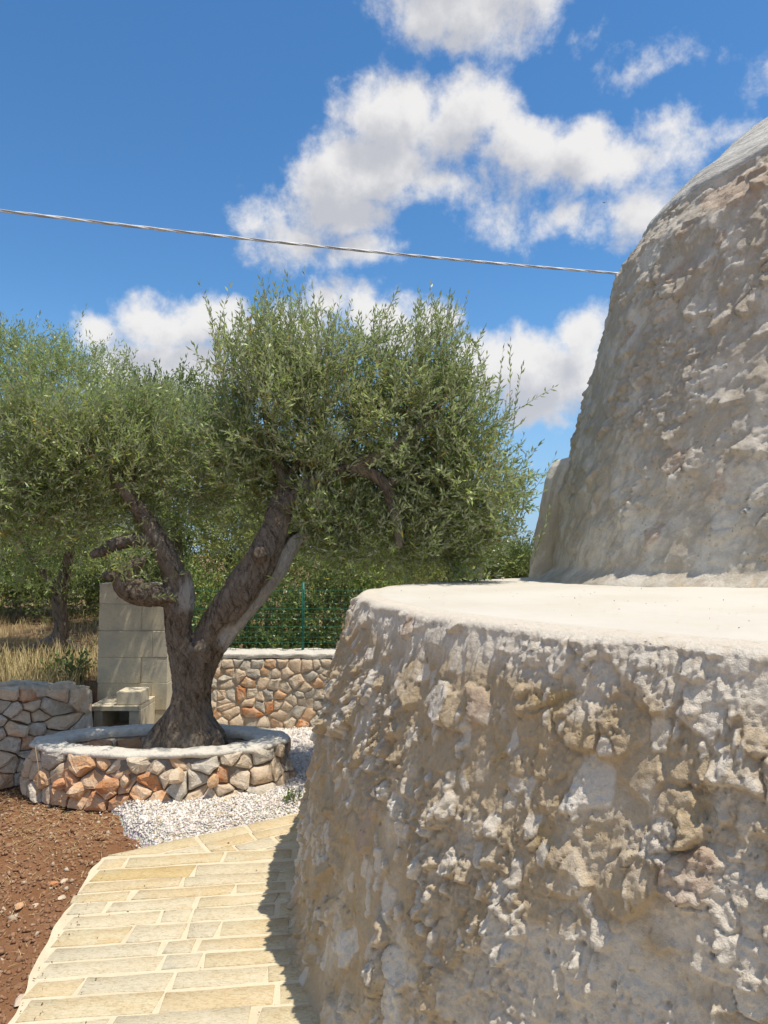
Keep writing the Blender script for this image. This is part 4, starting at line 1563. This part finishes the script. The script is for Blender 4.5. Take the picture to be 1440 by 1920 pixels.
def fill_blobs(blobs, r, clump=9, twig=.24, up=.55, hollow=.35, clump_r=.10):
    """twig starts and directions inside a set of ellipsoids; blob = (centre, radii, n_twigs)"""
    B, D = [], []
    for c_, rad_, n in blobs:
        c_ = np.array(c_); rad_ = np.array(rad_)
        m_ = max(1, n // clump)
        d = r.normal(size=(m_, 3)); d /= np.linalg.norm(d, axis=1, keepdims=True)
        rr_ = (hollow ** 3 + (1 - hollow ** 3) * r.random(m_)) ** (1 / 3)
        cc = c_ + d * rr_[:, None] * rad_
        out = d * rr_[:, None] + np.array([0, 0, up]) + r.normal(size=(m_, 3)) * .28
        out /= np.linalg.norm(out, axis=1, keepdims=True)
        cc = cc - out * twig * .5
        cc = np.repeat(cc, clump, 0); oo = np.repeat(out, clump, 0)
        cc = cc + r.normal(size=cc.shape) * clump_r
        oo = oo + r.normal(size=cc.shape) * .38
        B.append(cc); D.append(oo)
    return np.concatenate(B), np.concatenate(D)


def remeshed(name, tubes, voxel, mat, parent, seed, amp=.006, pale_fn=None):
    """join swept limbs into one watertight body and roughen it"""
    vs_, fs_ = [], []
    for V, q, caps in tubes:
        o_ = len(vs_)
        vs_.extend(V.tolist()); fs_.extend([tuple(i + o_ for i in f_) for f_ in q + caps])
    me = bpy.data.meshes.new(name + '_rough'); me.from_pydata(vs_, [], fs_)
    tmp = bpy.data.objects.new(name + '_rough', me); COL.objects.link(tmp)
    md = tmp.modifiers.new('r', 'REMESH'); md.mode = 'VOXEL'; md.voxel_size = voxel
    s_ = tmp.modifiers.new('s', 'SMOOTH'); s_.factor = .5; s_.iterations = 2
    dg = bpy.context.evaluated_depsgraph_get()
    m2 = bpy.data.meshes.new_from_object(tmp.evaluated_get(dg))
    bpy.data.objects.remove(tmp); bpy.data.meshes.remove(me)
    n = len(m2.vertices)
    co = np.empty(n * 3, np.float32); m2.vertices.foreach_get('co', co); co = co.reshape(-1, 3).astype(float)
    no = np.empty(n * 3, np.float32); m2.vertex_normals.foreach_get('vector', no); no = no.reshape(-1, 3)
    xr = co[:, 0] - .42 * co[:, 2]
    fr_ = fbm(xr * 34, co[:, 1] * 34, co[:, 2] * 5, seed=seed, octv=3)
    d = amp * 1.9 * (.5 - np.abs(fr_) * 2)  + amp * 1.6 * fbm(co[:, 0] * 7, co[:, 1] * 7, co[:, 2] * 4, seed=seed + 4, octv=2)
    co = co + no * d[:, None]
    m2.vertices.foreach_set('co', co.astype(np.float32).ravel())
    m2.update()
    m2.materials.clear(); m2.materials.append(mat)
    m2.polygons.foreach_set('use_smooth', [True] * len(m2.polygons))
    at_ = m2.attributes.new('pale', 'FLOAT', 'POINT')
    at_.data.foreach_set('value', (pale_fn(co, no) if pale_fn else np.zeros(n)).astype(np.float32))
    m2.name = name
    o = bpy.data.objects.new(name, m2); COL.objects.link(o)
    o.parent = parent; o.matrix_parent_inverse = parent.matrix_basis.inverted()
    return o


def limb(keys, seed, flute=.10, step=.025, sides=28, lobes=(3, 5, 8), twist=1.6):
    """keys: (point, radius) list -> gnarled swept tube along a smooth curve"""
    P = np.array([tuple(k_[0]) for k_ in keys], float); Rr = np.array([k_[1] for k_ in keys], float)
    seg_ = np.concatenate([[0], np.cumsum(np.linalg.norm(np.diff(P, axis=0), axis=1))])
    n = max(6, int(seg_[-1] / step))
    s_ = np.linspace(0, seg_[-1], n)
    C_ = np.stack([np.interp(s_, seg_, P[:, i]) for i in range(3)], -1)
    rr_ = np.interp(s_, seg_, Rr)
    k_ = max(1, int(.10 / step))
    kern = np.ones(2 * k_ + 1) / (2 * k_ + 1)
    pad = lambda a_: np.convolve(np.pad(a_, k_, mode='reflect', reflect_type='odd'), kern, 'valid')
    C_ = np.stack([pad(C_[:, i]) for i in range(3)], -1); rr_ = np.maximum(pad(rr_), .004)
    a = np.linspace(0, 2 * np.pi, sides, endpoint=False)
    A, S_ = np.meshgrid(a, s_, indexing='xy')
    r = np.random.default_rng(seed)
    fl = np.ones_like(A)
    for q_, m_ in enumerate(lobes):
        fl += flute / (1 + q_ * .6) * np.sin(m_ * A + twist * S_ * (1 + .3 * q_) * 2 + r.uniform(0, 6)) * (.7 + .3 * np.sin(S_ * 3 + r.uniform(0, 6)))
    fl += .06 * fbm(np.cos(A) * 2, np.sin(A) * 2, S_ * 5, seed=seed, octv=3)
    return tube(C_, rr_, sides, flute=fl)


# ---- the gnarled olive in the planter
T0 = 4.95
olive = thing('olive_tree', (-1.40, T0, .2), 'gnarled old olive tree growing from the round stone planter', 'tree')
A_ = lambda px, py, d=T0: at(px, py, d)
px2m = lambda w: w / F_PX * T0
trunk_tubes = []
K = lambda px, py, w, d=T0: (A_(px, py, d), w / 2 / F_PX * d)
# main bole
trunk_tubes.append(limb([K(348, 1455, 150), K(349, 1400, 118), K(352, 1350, 82), K(358, 1295, 62), K(366, 1240, 58)], 1, .10, lobes=(3, 5, 9)))
# root flares
for (px, py, w, dd) in ((292, 1398, 60, 4.94), (402, 1396, 58, 4.92), (345, 1402, 66, 4.86), (320, 1400, 60, 5.06), (385, 1400, 60, 5.05)):
    trunk_tubes.append(limb([K(px, 1440, w * 1.05, dd), K(px, py, w, dd), K(px * .38 + 355 * .62, 1342, w * .56, (dd + T0) / 2), K(px * .08 + 360 * .92, 1270, w * .34)], int(px), .09))
# right-hand limb
trunk_tubes.append(limb([K(364, 1310, 52), K(380, 1235, 60), K(406, 1178, 64), K(436, 1130, 62, 4.86), K(468, 1082, 60, 4.84), K(494, 1040, 57, 4.84), K(512, 1000, 47, 4.86), K(524, 965, 44, 4.9), K(532, 935, 38, 4.95), K(538, 900, 30, 5.0)], 2, .11))
# pale strap that runs up the right side of that limb and on as a branch
trunk_tubes.append(limb([K(406, 1215, 34, 4.9), K(434, 1170, 42, 4.92), K(470, 1125, 44, 4.95), K(505, 1085, 43, 4.95), K(531, 1045, 39, 4.96), K(549, 1012, 30, 5.0), K(584, 996, 20, 5.05), K(618, 994, 16, 5.1), K(655, 978, 13, 5.15), K(700, 975, 10, 5.2), K(750, 955, 7, 5.2)], 3, .07))
# left-hand limb
trunk_tubes.append(limb([K(358, 1290, 56), K(344, 1232, 47, 4.9), K(334, 1170, 44, 4.9), K(334, 1120, 45, 4.9), K(326, 1075, 41, 4.88), K(310, 1040, 38, 4.86), K(292, 1008, 38, 4.84), K(275, 978, 32, 4.82), K(255, 950, 24, 4.8), K(228, 915, 18, 4.76)], 4, .12))
trunk_tubes.append(limb([K(338, 1180, 30, 4.86), K(348, 1130, 34, 4.85), K(350, 1095, 26, 4.86), K(345, 1070, 16, 4.86)], 5, .10))
# knobbly side branch
trunk_tubes.append(limb([K(330, 1118, 36, 4.88), K(300, 1116, 40, 4.84), K(268, 1118, 48, 4.80), K(242, 1106, 64, 4.78), K(228, 1084, 58, 4.76), K(234, 1066, 40, 4.76), K(256, 1058, 24, 4.75), K(270, 1048, 12, 4.75)], 6, .12, lobes=(2, 3, 5)))
trunk_tubes.append(limb([K(232, 1080, 26, 4.76), K(206, 1082, 20, 4.74), K(190, 1080, 12, 4.72)], 7, .12))
trunk_tubes.append(limb([K(292, 1014, 28, 4.84), K(262, 1016, 25, 4.8), K(240, 1008, 24, 4.78), K(222, 1012, 24, 4.76), K(208, 1030, 23, 4.74), K(190, 1038, 18, 4.72), K(170, 1042, 16, 4.7)], 8, .12))
# stub scars
trunk_tubes.append(limb([K(492, 1048, 34, 4.84), K(488, 1040, 32, 4.73), K(486, 1036, 22, 4.68)], 9, .05))
trunk_tubes.append(limb([K(382, 1222, 36, 4.90), K(378, 1216, 32, 4.84), K(375, 1212, 22, 4.80)], 10, .1))


def pale_fn(co, no):
    # bleached wood along the outer right edge of the leaning limb
    a, b = np.array(A_(446, 1172, 4.95)), np.array(A_(545, 1015, 5.0))
    ab = b - a; t = np.clip(((co - a) @ ab) / (ab @ ab), -.12, 1.05)
    d = np.linalg.norm(co - (a + t[:, None] * ab), axis=1)
    right = no[:, 0] * .85 - no[:, 1] * .35 - no[:, 2] * .15
    n_ = fbm(co[:, 0] * 14, co[:, 1] * 14, co[:, 2] * 7, seed=12, octv=3)
    m1 = sstep(.15 - d, 0, .05) * sstep(right + .4 * n_, -.02, .22)
    a2, b2 = np.array(A_(350, 1140, 4.85)), np.array(A_(356, 1090, 4.85))
    d2 = np.linalg.norm(co - (a2 + b2) / 2, axis=1)
    return np.maximum(m1, .8 * sstep(.14 - d2, 0, .06) * sstep(n_ + no[:, 0] * .4, .0, .3))


remeshed('trunk', trunk_tubes, .0075, M['bark'], olive, 77, .006, pale_fn)
# thinner branches inside the crown, each its own part
for keys, sd in (
        ([K(530, 960, 36, 4.9), K(560, 925, 32, 4.9), K(600, 895, 28, 4.9), K(650, 880, 26, 4.88), K(700, 884, 24, 4.86), K(728, 915, 22, 4.85), K(742, 960, 24, 4.84), K(748, 1000, 20, 4.84), K(750, 1028, 10, 4.84)], 21),
        ([K(650, 880, 22, 4.88), K(720, 850, 18, 4.8), K(790, 800, 13, 4.75), K(840, 740, 8, 4.7)], 22),
        ([K(535, 920, 30, 5.0), K(520, 860, 22, 5.0), K(500, 790, 15, 4.95), K(490, 700, 8, 4.9)], 23),
        ([K(538, 905, 26, 5.0), K(580, 830, 20, 5.1), K(610, 760, 13, 5.15), K(620, 680, 7, 5.2)], 24),
        ([K(728, 905, 20, 4.86), K(790, 890, 16, 4.9), K(860, 900, 11, 5.0), K(920, 930, 6, 5.05)], 25),
        ([K(600, 895, 20, 4.9), K(660, 820, 15, 5.05), K(720, 740, 10, 5.15), K(740, 650, 5, 5.2)], 26),
        ([K(232, 920, 17, 4.76), K(190, 870, 13, 4.7), K(140, 820, 9, 4.7), K(90, 780, 5, 4.7)], 27),
        ([K(240, 930, 16, 4.78), K(250, 860, 13, 4.85), K(280, 800, 8, 4.95)], 28),
        ([K(760, 960, 12, 5.2), K(820, 980, 9, 5.2), K(870, 1000, 5, 5.2)], 29)):
    V, q, caps = limb(keys, sd, .08, .03, 10, (2, 3, 4))
    make_mesh('branch', V, faces=q + caps, mat=M['bark'], parent=olive, smooth=True, attrs={'pale': ('POINT', np.zeros(len(V)))})

r = np.random.default_rng(100)
Bb = lambda px, py, d, rx, ry, rd, n: (A_(px, py, d)[:], (rx / F_PX * d, rd, ry / F_PX * d), n)
blobs = [
    Bb(520, 770, 4.95, 125, 130, .50, 560), Bb(630, 760, 5.0, 120, 120, .55, 520), Bb(745, 790, 5.0, 130, 120, .55, 620), Bb(835, 790, 4.95, 90, 130, .45, 420),
    Bb(860, 900, 5.0, 105, 120, .50, 560), Bb(905, 930, 5.0, 75, 90, .40, 300), Bb(800, 1000, 5.05, 100, 70, .40, 330), Bb(560, 860, 5.05, 120, 60, .45, 330),
    Bb(690, 900, 5.15, 150, 70, .40, 400), Bb(450, 860, 5.0, 80, 90, .40, 280), Bb(600, 640, 4.95, 170, 70, .35, 200), Bb(800, 680, 4.95, 80, 75, .3, 170), Bb(440, 700, 4.95, 60, 90, .25, 110),
    Bb(690, 1000, 5.15, 150, 60, .35, 420), Bb(620, 960, 4.95, 80, 50, .25, 170), Bb(880, 1030, 5.1, 60, 50, .3, 140), Bb(470, 940, 5.3, 90, 60, .3, 130),
]
B_, D_ = fill_blobs(blobs, r, 14, .22, .6, .3, .080)
n = len(B_)
parts = [sprays(B_, D_, r.uniform(.14, .26, n), 16, .049, .0125, r, .3)]
# long upright shoots over the top
tips = []
for (px, py, k_) in ((430, 575, 7), (500, 560, 12), (527, 540, 12), (550, 570, 9), (590, 580, 10), (620, 600, 8), (660, 610, 9), (700, 610, 8), (740, 600, 9), (780, 590, 12), (815, 570, 12), (850, 600, 9), (880, 640, 9), (905, 690, 8), (395, 650, 6), (930, 740, 6), (960, 815, 5), (470, 600, 9), (985, 880, 5), (400, 620, 4)):
    for q_ in range(k_):
        tips.append(A_(px + r.normal() * 24, py - 26 + abs(r.normal()) * 40, 4.95 + r.normal() * .22)[:])
tips = np.array(tips)
Ls = r.uniform(.32, .60, len(tips))
dr = np.stack([(tips[:, 0] + .55) * .16 + r.normal(size=len(tips)) * .14, r.normal(size=len(tips)) * .14, np.ones(len(tips))], -1)
dr /= np.linalg.norm(dr, axis=1, keepdims=True)
parts.append(sprays(tips - dr * Ls[:, None], dr, Ls, 28, .052, .0135, r, .05, .5))
leaf_object('crown', parts, M['olive'], olive)
stem_object('twigs', [p_[2] for p_ in parts], .0022, M['twig'], olive)
# crown carried by the left limb
blobs = [Bb(235, 850, 4.85, 130, 105, .42, 560), Bb(120, 830, 4.8, 130, 120, .45, 560), Bb(30, 880, 4.75, 110, 140, .45, 480), Bb(340, 880, 5.0, 90, 80, .35, 300), Bb(90, 960, 4.8, 110, 70, .3, 260),
         Bb(300, 960, 5.1, 60, 60, .2, 90), Bb(230, 1075, 4.72, 38, 30, .12, 34), Bb(190, 760, 4.9, 140, 60, .3, 230), Bb(-90, 850, 4.8, 90, 140, .5, 300), Bb(230, 860, 5.75, 140, 70, .38, 420), Bb(330, 800, 5.7, 80, 70, .35, 220)]
B_, D_ = fill_blobs(blobs, r, 14, .22, .5, .3, .080)
n = len(B_)
pl_ = [sprays(B_, D_, r.uniform(.14, .25, n), 16, .047, .0115, r, .25)]
leaf_object('crown', pl_, M['olive'], olive)
stem_object('twigs', [p_[2] for p_ in pl_], .0022, M['twig'], olive)


# ---- other trees
def tree(label, base, keys_list, blobs, mat, leaf, nleaf, seed, name='olive_tree', up=.5, shoots=None, group=None, cat='tree', clump_r=.1, twig=(.16, .3), hollow=.35):
    t_ = thing(name, base, label, cat, group)
    rr = np.random.default_rng(seed)
    for i, kl in enumerate(keys_list):
        V, q, caps = limb(kl, seed + i, .09, .05, 12, (2, 3, 5))
        make_mesh('trunk' if i == 0 else 'branch', V, faces=q + caps, mat=M['bark'], parent=t_, smooth=True, attrs={'pale': ('POINT', np.zeros(len(V)))})
    B_, D_ = fill_blobs(blobs, rr, 8, .25, up, hollow, clump_r)
    n_ = len(B_)
    ps_ = [sprays(B_, D_, rr.uniform(*twig, n_), nleaf, leaf[0], leaf[1], rr, .2)]
    if shoots:
        tp = np.array([at(px + rr.normal() * sp, py + abs(rr.normal()) * sp * .6, d)[:] for (px, py, d, k_, sp) in shoots for _ in range(k_)])
        L_ = rr.uniform(.25, .5, len(tp))
        dr_ = np.stack([rr.normal(size=len(tp)) * .15, rr.normal(size=len(tp)) * .15, np.ones(len(tp))], -1)
        ps_.append(sprays(tp - dr_ * L_[:, None], dr_, L_, nleaf + 6, leaf[0], leaf[1], rr, .05, .55))
    leaf_object('crown', ps_, mat, t_)
    return t_


def Q(px, py, d, w): return (at(px, py, d), w / 2 / F_PX * d)


def E(px, py, d, rx, ry, rd, n): return (at(px, py, d)[:], (rx / F_PX * d, rd, ry / F_PX * d), n)


gb = lambda px, d: (at(px, 1100, d).x, d, gz(at(px, 1100, d).x, d))
b = gb(112, 8.0)
tree('olive tree with a dark twisted trunk on the dry field behind the left wall', b,
     [[((b[0], b[1], b[2] - .1), .16), ((b[0], b[1], b[2] + .10), .11), Q(118, 1180, 8.0, 24), Q(108, 1130, 8.0, 26), Q(120, 1080, 8.0, 20), Q(140, 1000, 8.0, 14)],
      [((b[0] - .45, b[1] - .1, b[2]), .02), ((b[0] - .22, b[1], b[2] + .06), .045), ((b[0], b[1], b[2] + .16), .06)],
      [((b[0] + .42, b[1] - .1, b[2] - .02), .02), ((b[0] + .2, b[1], b[2] + .05), .045), ((b[0], b[1], b[2] + .14), .06)],
      [Q(115, 1110, 8.0, 18), Q(60, 1050, 8.0, 12), Q(20, 960, 8, 8)]],
     [E(80, 760, 8.2, 130, 120, .9, 900), E(-60, 800, 8.0, 130, 180, .9, 620), E(170, 870, 8.2, 110, 110, .8, 560), E(30, 960, 7.8, 130, 100, .8, 560), E(20, 680, 8.2, 80, 70, .7, 330), E(150, 700, 8.3, 90, 60, .6, 300), E(140, 1010, 8.0, 110, 60, .6, 260), E(90, 1085, 7.9, 110, 34, .4, 120)],
     M['olive'], (.058, .0145), 12, 200, shoots=[(25, 606, 8.1, 30, 26), (100, 630, 8.2, 22, 30), (160, 650, 8.2, 18, 26), (225, 652, 7.6, 16, 12), (-40, 640, 8.1, 20, 40)])
b = gb(330, 9.8)
tree('dense olive tree behind the barbecue, between the two crowns of the planter tree', b,
     [[((b[0], b[1], b[2] - .1), .16), Q(335, 1100, 9.8, 26), Q(330, 980, 9.8, 16)]],
     [E(330, 800, 9.8, 120, 90, .9, 800), E(250, 780, 9.8, 80, 80, .8, 420), E(400, 800, 9.9, 70, 80, .7, 420), E(330, 930, 9.5, 130, 90, .9, 620), E(340, 740, 10, 60, 34, .5, 160)],
     M['dark_leaf'], (.062, .020), 12, 210, name='olive_tree')
b = gb(620, 9.2)
tree('olive tree with yellowing leaves behind the wire fence', b,
     [[((b[0], b[1], b[2] - .1), .15), Q(625, 1120, 9.2, 28), Q(650, 1010, 9.2, 16), Q(700, 940, 9.2, 10)], [Q(635, 1080, 9.2, 16), Q(600, 1010, 9.2, 11), Q(560, 950, 9.2, 8)]],
     [E(560, 960, 9.2, 130, 90, .9, 620), E(690, 970, 9.2, 130, 100, .9, 700), E(800, 1020, 9.3, 100, 80, .8, 520), E(640, 1060, 8.8, 150, 60, .7, 420), E(760, 1080, 8.8, 110, 50, .6, 300), E(440, 1000, 9.4, 90, 80, .7, 360), E(850, 1060, 9.0, 40, 50, .4, 120)],
     M['olive_far'], (.056, .015), 12, 220, group=None)
b = gb(930, 15)
tree('distant dark olive tree seen between the planter tree and the dome', b,
     [[((b[0], b[1], b[2] - .1), .18), Q(915, 1060, 15, 20), Q(920, 1030, 15, 10)]],
     [E(940, 1065, 15, 60, 40, 1.0, 700), E(890, 1075, 15, 60, 40, 1.0, 480), E(965, 1060, 15.5, 40, 36, 1.0, 420), E(920, 1110, 15, 90, 40, 1.1, 380), E(1000, 1080, 16, 40, 40, 1.0, 240)],
     M['dark_leaf'], (.085, .026), 12, 230)
b = gb(905, 11)
tree('small dark tree with a bare trunk at the fence end', b,
     [[((b[0], b[1], b[2] - .1), .09), Q(900, 1100, 11, 22), Q(896, 1050, 11, 18), Q(890, 1000, 11, 10)]],
     [E(880, 1010, 11, 50, 40, .5, 240), E(865, 1060, 11, 34, 40, .5, 140)], M['dark_leaf'], (.06, .02), 12, 235, name='dark_tree')

# a belt of olives further back closes the view under the crowns
for k, (px, d, xs_, ys_, lb) in enumerate([
        (-60, 12.0, 170, 1010, 'dark olive tree at the far left edge of the dry field'),
        (170, 12.5, 150, 1000, 'olive tree further back on the dry field, right of the dark twisted trunk'),
        (430, 12.5, 150, 985, 'olive tree deep in the grove, seen between the two limbs of the planter tree'),
        (700, 13.0, 150, 990, 'olive tree deep in the grove behind the wire fence post')]):
    b = gb(px, d)
    tree(lb, b, [[((b[0], b[1], b[2] - .1), .16), Q(px + 6, 1120, d, 22), Q(px, 1040, d, 16)]],
         [E(px, ys_, d, xs_, 70, 1.2, 520), E(px - 60, ys_ - 70, d, 90, 70, 1.0, 300), E(px + 70, ys_ - 50, d, 90, 70, 1.0, 300), E(px, ys_ + 85, d - .3, xs_, 45, .9, 420)],
         M['olive_far' if k % 2 else 'dark_leaf'], (.095, .030), 10, 260 + k, twig=(.25, .4), clump_r=.16)
# bushes behind the fence
bushes = [
    (395, 1160, 7.9, 70, 80, 'bush', 'mid-green bush behind the fence, between the two limbs of the olive', 520),
    (500, 1150, 7.7, 80, 90, 'weed', 'bright green broad-leaved bush behind the wire fence left of its post', 560),
    (610, 1165, 7.9, 90, 80, 'dark_leaf', 'dark green bush behind the wire fence right of its post', 620),
    (720, 1150, 8.0, 70, 90, 'bush', 'leafy bush behind the fence, half hidden by the round white wall', 360),
]
for k, (px, py, d, rx, ry, mt, lb, n_) in enumerate(bushes):
    b = gb(px, d)
    tree(lb, b, [[((b[0], b[1], b[2] - .05), .03), (at(px, py + 20, d), .02), (at(px, py - 30, d), .01)]],
         [E(px, py, d, rx, ry, .55, n_), E(px + 10, py + 60, d - .1, rx * .9, 40, .5, n_ // 3), E(px - 20, py - 70, d + .1, rx * .7, 45, .4, n_ // 4)],
         M[mt], (.046, .021), 10, 300 + k, name='bush', cat='bush', group='bushes behind the wire fence', clump_r=.07, twig=(.1, .2), hollow=.5)
b = gb(30, 11)
tree('scrubby dark undergrowth bush in the shade beyond the left field', b, [[((b[0], b[1], b[2] - .05), .03), (at(30, 1120, 11), .02), (at(30, 1080, 11), .01)]],
     [E(-20, 1085, 11, 130, 60, .7, 700), E(160, 1100, 11, 120, 50, .7, 600), E(60, 1060, 12, 160, 60, .7, 600), E(290, 1090, 11, 90, 70, .7, 500)], M['dark_leaf'], (.07, .026), 10, 320, name='bush', cat='bush', hollow=.4)
# far treeline closing the horizon
rr = np.random.default_rng(400)
B_, D_ = [], []
bl = []
for k in range(60):
    a_ = R(rr.uniform(25, 155)); d = rr.uniform(26, 60)
    x_, y_ = d * math.cos(a_), d * math.sin(a_)
    h_ = rr.uniform(1.2, 2.0)
    bl.append(((x_, y_, .9 + h_ * .5), (rr.uniform(1.5, 3.5), 1.5, h_), 170))
B_, D_ = fill_blobs(bl, rr, 8, .5, .5, .5, .3)
ps_ = [sprays(B_, D_, rr.uniform(.4, .8, len(B_)), 8, .28, .11, rr, .2)]
o = leaf_object('far_treeline', ps_, M['dark_leaf'], None)

# dry grass and weeds in the field
sx = rng.uniform(-7.5, -1.2, 9000); sy = rng.uniform(5.2, 13, 9000)
ok = in_field(sx, sy) > .98
sx, sy = sx[ok], sy[ok]
blades('dry_grass', np.stack([sx, sy, ground_z(sx, sy)], -1), .13, .003, (.1, .7), M['dry_grass'], 31)
sx = rng.uniform(-4.2, -2.45, 3600); sy = rng.uniform(5.4, 7.4, 3600)
ok = in_field(sx, sy) > .98
sx, sy = sx[ok], sy[ok]
blades('tall_dry_grass', np.stack([sx, sy, ground_z(sx, sy)], -1), .20, .0026, (.05, .5), M['dry_grass'], 32)


def weed(label, px, py, d, n_, L_, leaf, mat, seed, z=None, group=None):
    p_ = at(px, py, d)
    zz_ = gz(p_.x, d) if z is None else z
    t_ = thing('weed', (p_.x, d, zz_), label, 'weed', group)
    rr = np.random.default_rng(seed)
    base = np.array([[p_.x, d, zz_]]) + rr.normal(size=(n_, 3)) * np.array([.02, .02, 0])
    dr_ = np.stack([rr.normal(size=n_) * .5, rr.normal(size=n_) * .5, np.ones(n_)], -1)
    ps_ = [sprays(base, dr_, rr.uniform(.6, 1.1, n_) * L_, 14, leaf[0], leaf[1], rr, .1)]
    leaf_object('leaves', ps_, mat, t_)
    stem_object('stems', [ps_[0][2]], .0022, M['straw'] if mat is M['straw'] else M['twig'], t_)
    return t_


weed('bushy green weed on the dry field beside the barbecue', 140, 1270, 6.3, 26, .32, (.05, .022), M['weed'], 1)
weed('low green weed on the dry field left of the bushy one', 95, 1262, 6.5, 12, .2, (.045, .02), M['weed'], 2)
weed('small green weed at the foot of the planter, right side', 541, 1478, 4.55, 8, .06, (.02, .012), M['weed'], 3, z=.06)
# dry stalks by the planter
for k, (pts_, lb) in enumerate([
        ([(68, 1492), (70, 1470), (72, 1440), (66, 1400)], 'dry upright stalk left of the planter'),
        ([(68, 1490), (90, 1462), (112, 1446), (130, 1440)], 'dry bent stalk arching in front of the planter')]):
    st_ = [at(a_, b_, 4.45 + .02 * k) for a_, b_ in pts_]
    o = add_tube('dry_stalk', st_, [.0028, .0024, .0018, .001], M['straw'], None, 5)
    o.data.attributes.new('rnd', 'FLOAT', 'FACE').data.foreach_set('value', [.6] * len(o.data.polygons))
    tag(o, lb, 'dry stalk')

# ================================================================== OVERHEAD CABLE
ca, cb = at(-160, 368, 5.0), at(1143, 528, 6.6)
cable = thing('overhead_cable', ca, 'twisted grey overhead cable crossing the sky to the dome', 'cable')
c_a = ca + (ca - cb) * 1.2
c_b = cb + (cb - ca) * .35
n = 1400
for k in range(3):
    t_ = np.linspace(0, 1, n)
    Lc = (c_b - c_a).length
    base = np.array(c_a)[None] * (1 - t_[:, None]) + np.array(c_b)[None] * t_[:, None]
    span_t = t_
    base[:, 2] += 0.22 * (2 * t_ - 1) ** 2 - .03
    ph = t_ * Lc / .62 * 2 * np.pi + k * 2.094
    rad_c = .0062
    sidev = np.cross(np.array(c_b - c_a), [0, 0, 1]); sidev /= np.linalg.norm(sidev)
    P = base + rad_c * (np.cos(ph)[:, None] * np.array([0, 0, 1.0]) + np.sin(ph)[:, None] * sidev)
    V, q, caps = tube(P, np.full(n, .0060), 6)
    make_mesh('strand', V, faces=q + caps, mat=M['cable_dark'] if k == 0 else M['cable'], parent=cable, smooth=True)

# ---- a bird far up
bp = at(1133, 380, 60)
bv = [(-.0, -.22, 0), (0, .18, 0), (.05, 0, .05), (-.05, 0, .05), (-.42, -.06, .14), (.42, -.06, .14), (-.05, .1, 0), (.05, .1, 0), (0, 0, -.06), (0, .32, .01)]
bf_ = [(0, 2, 3), (0, 8, 2), (0, 3, 8), (1, 3, 2), (1, 2, 8), (1, 8, 3), (3, 4, 6), (2, 7, 5), (6, 4, 3), (5, 7, 2), (1, 9, 7), (1, 6, 9)]
o = make_mesh('bird', bv, faces=bf_, mat=M['bird'])
o.location = bp
o.scale = (.55, .55, .55)
tag(o, 'tiny dark bird gliding in front of the clouds', 'bird')
print('objects', len(bpy.data.objects), 'tris ~', sum(len(o.data.polygons) for o in bpy.data.objects if o.type == 'MESH'))
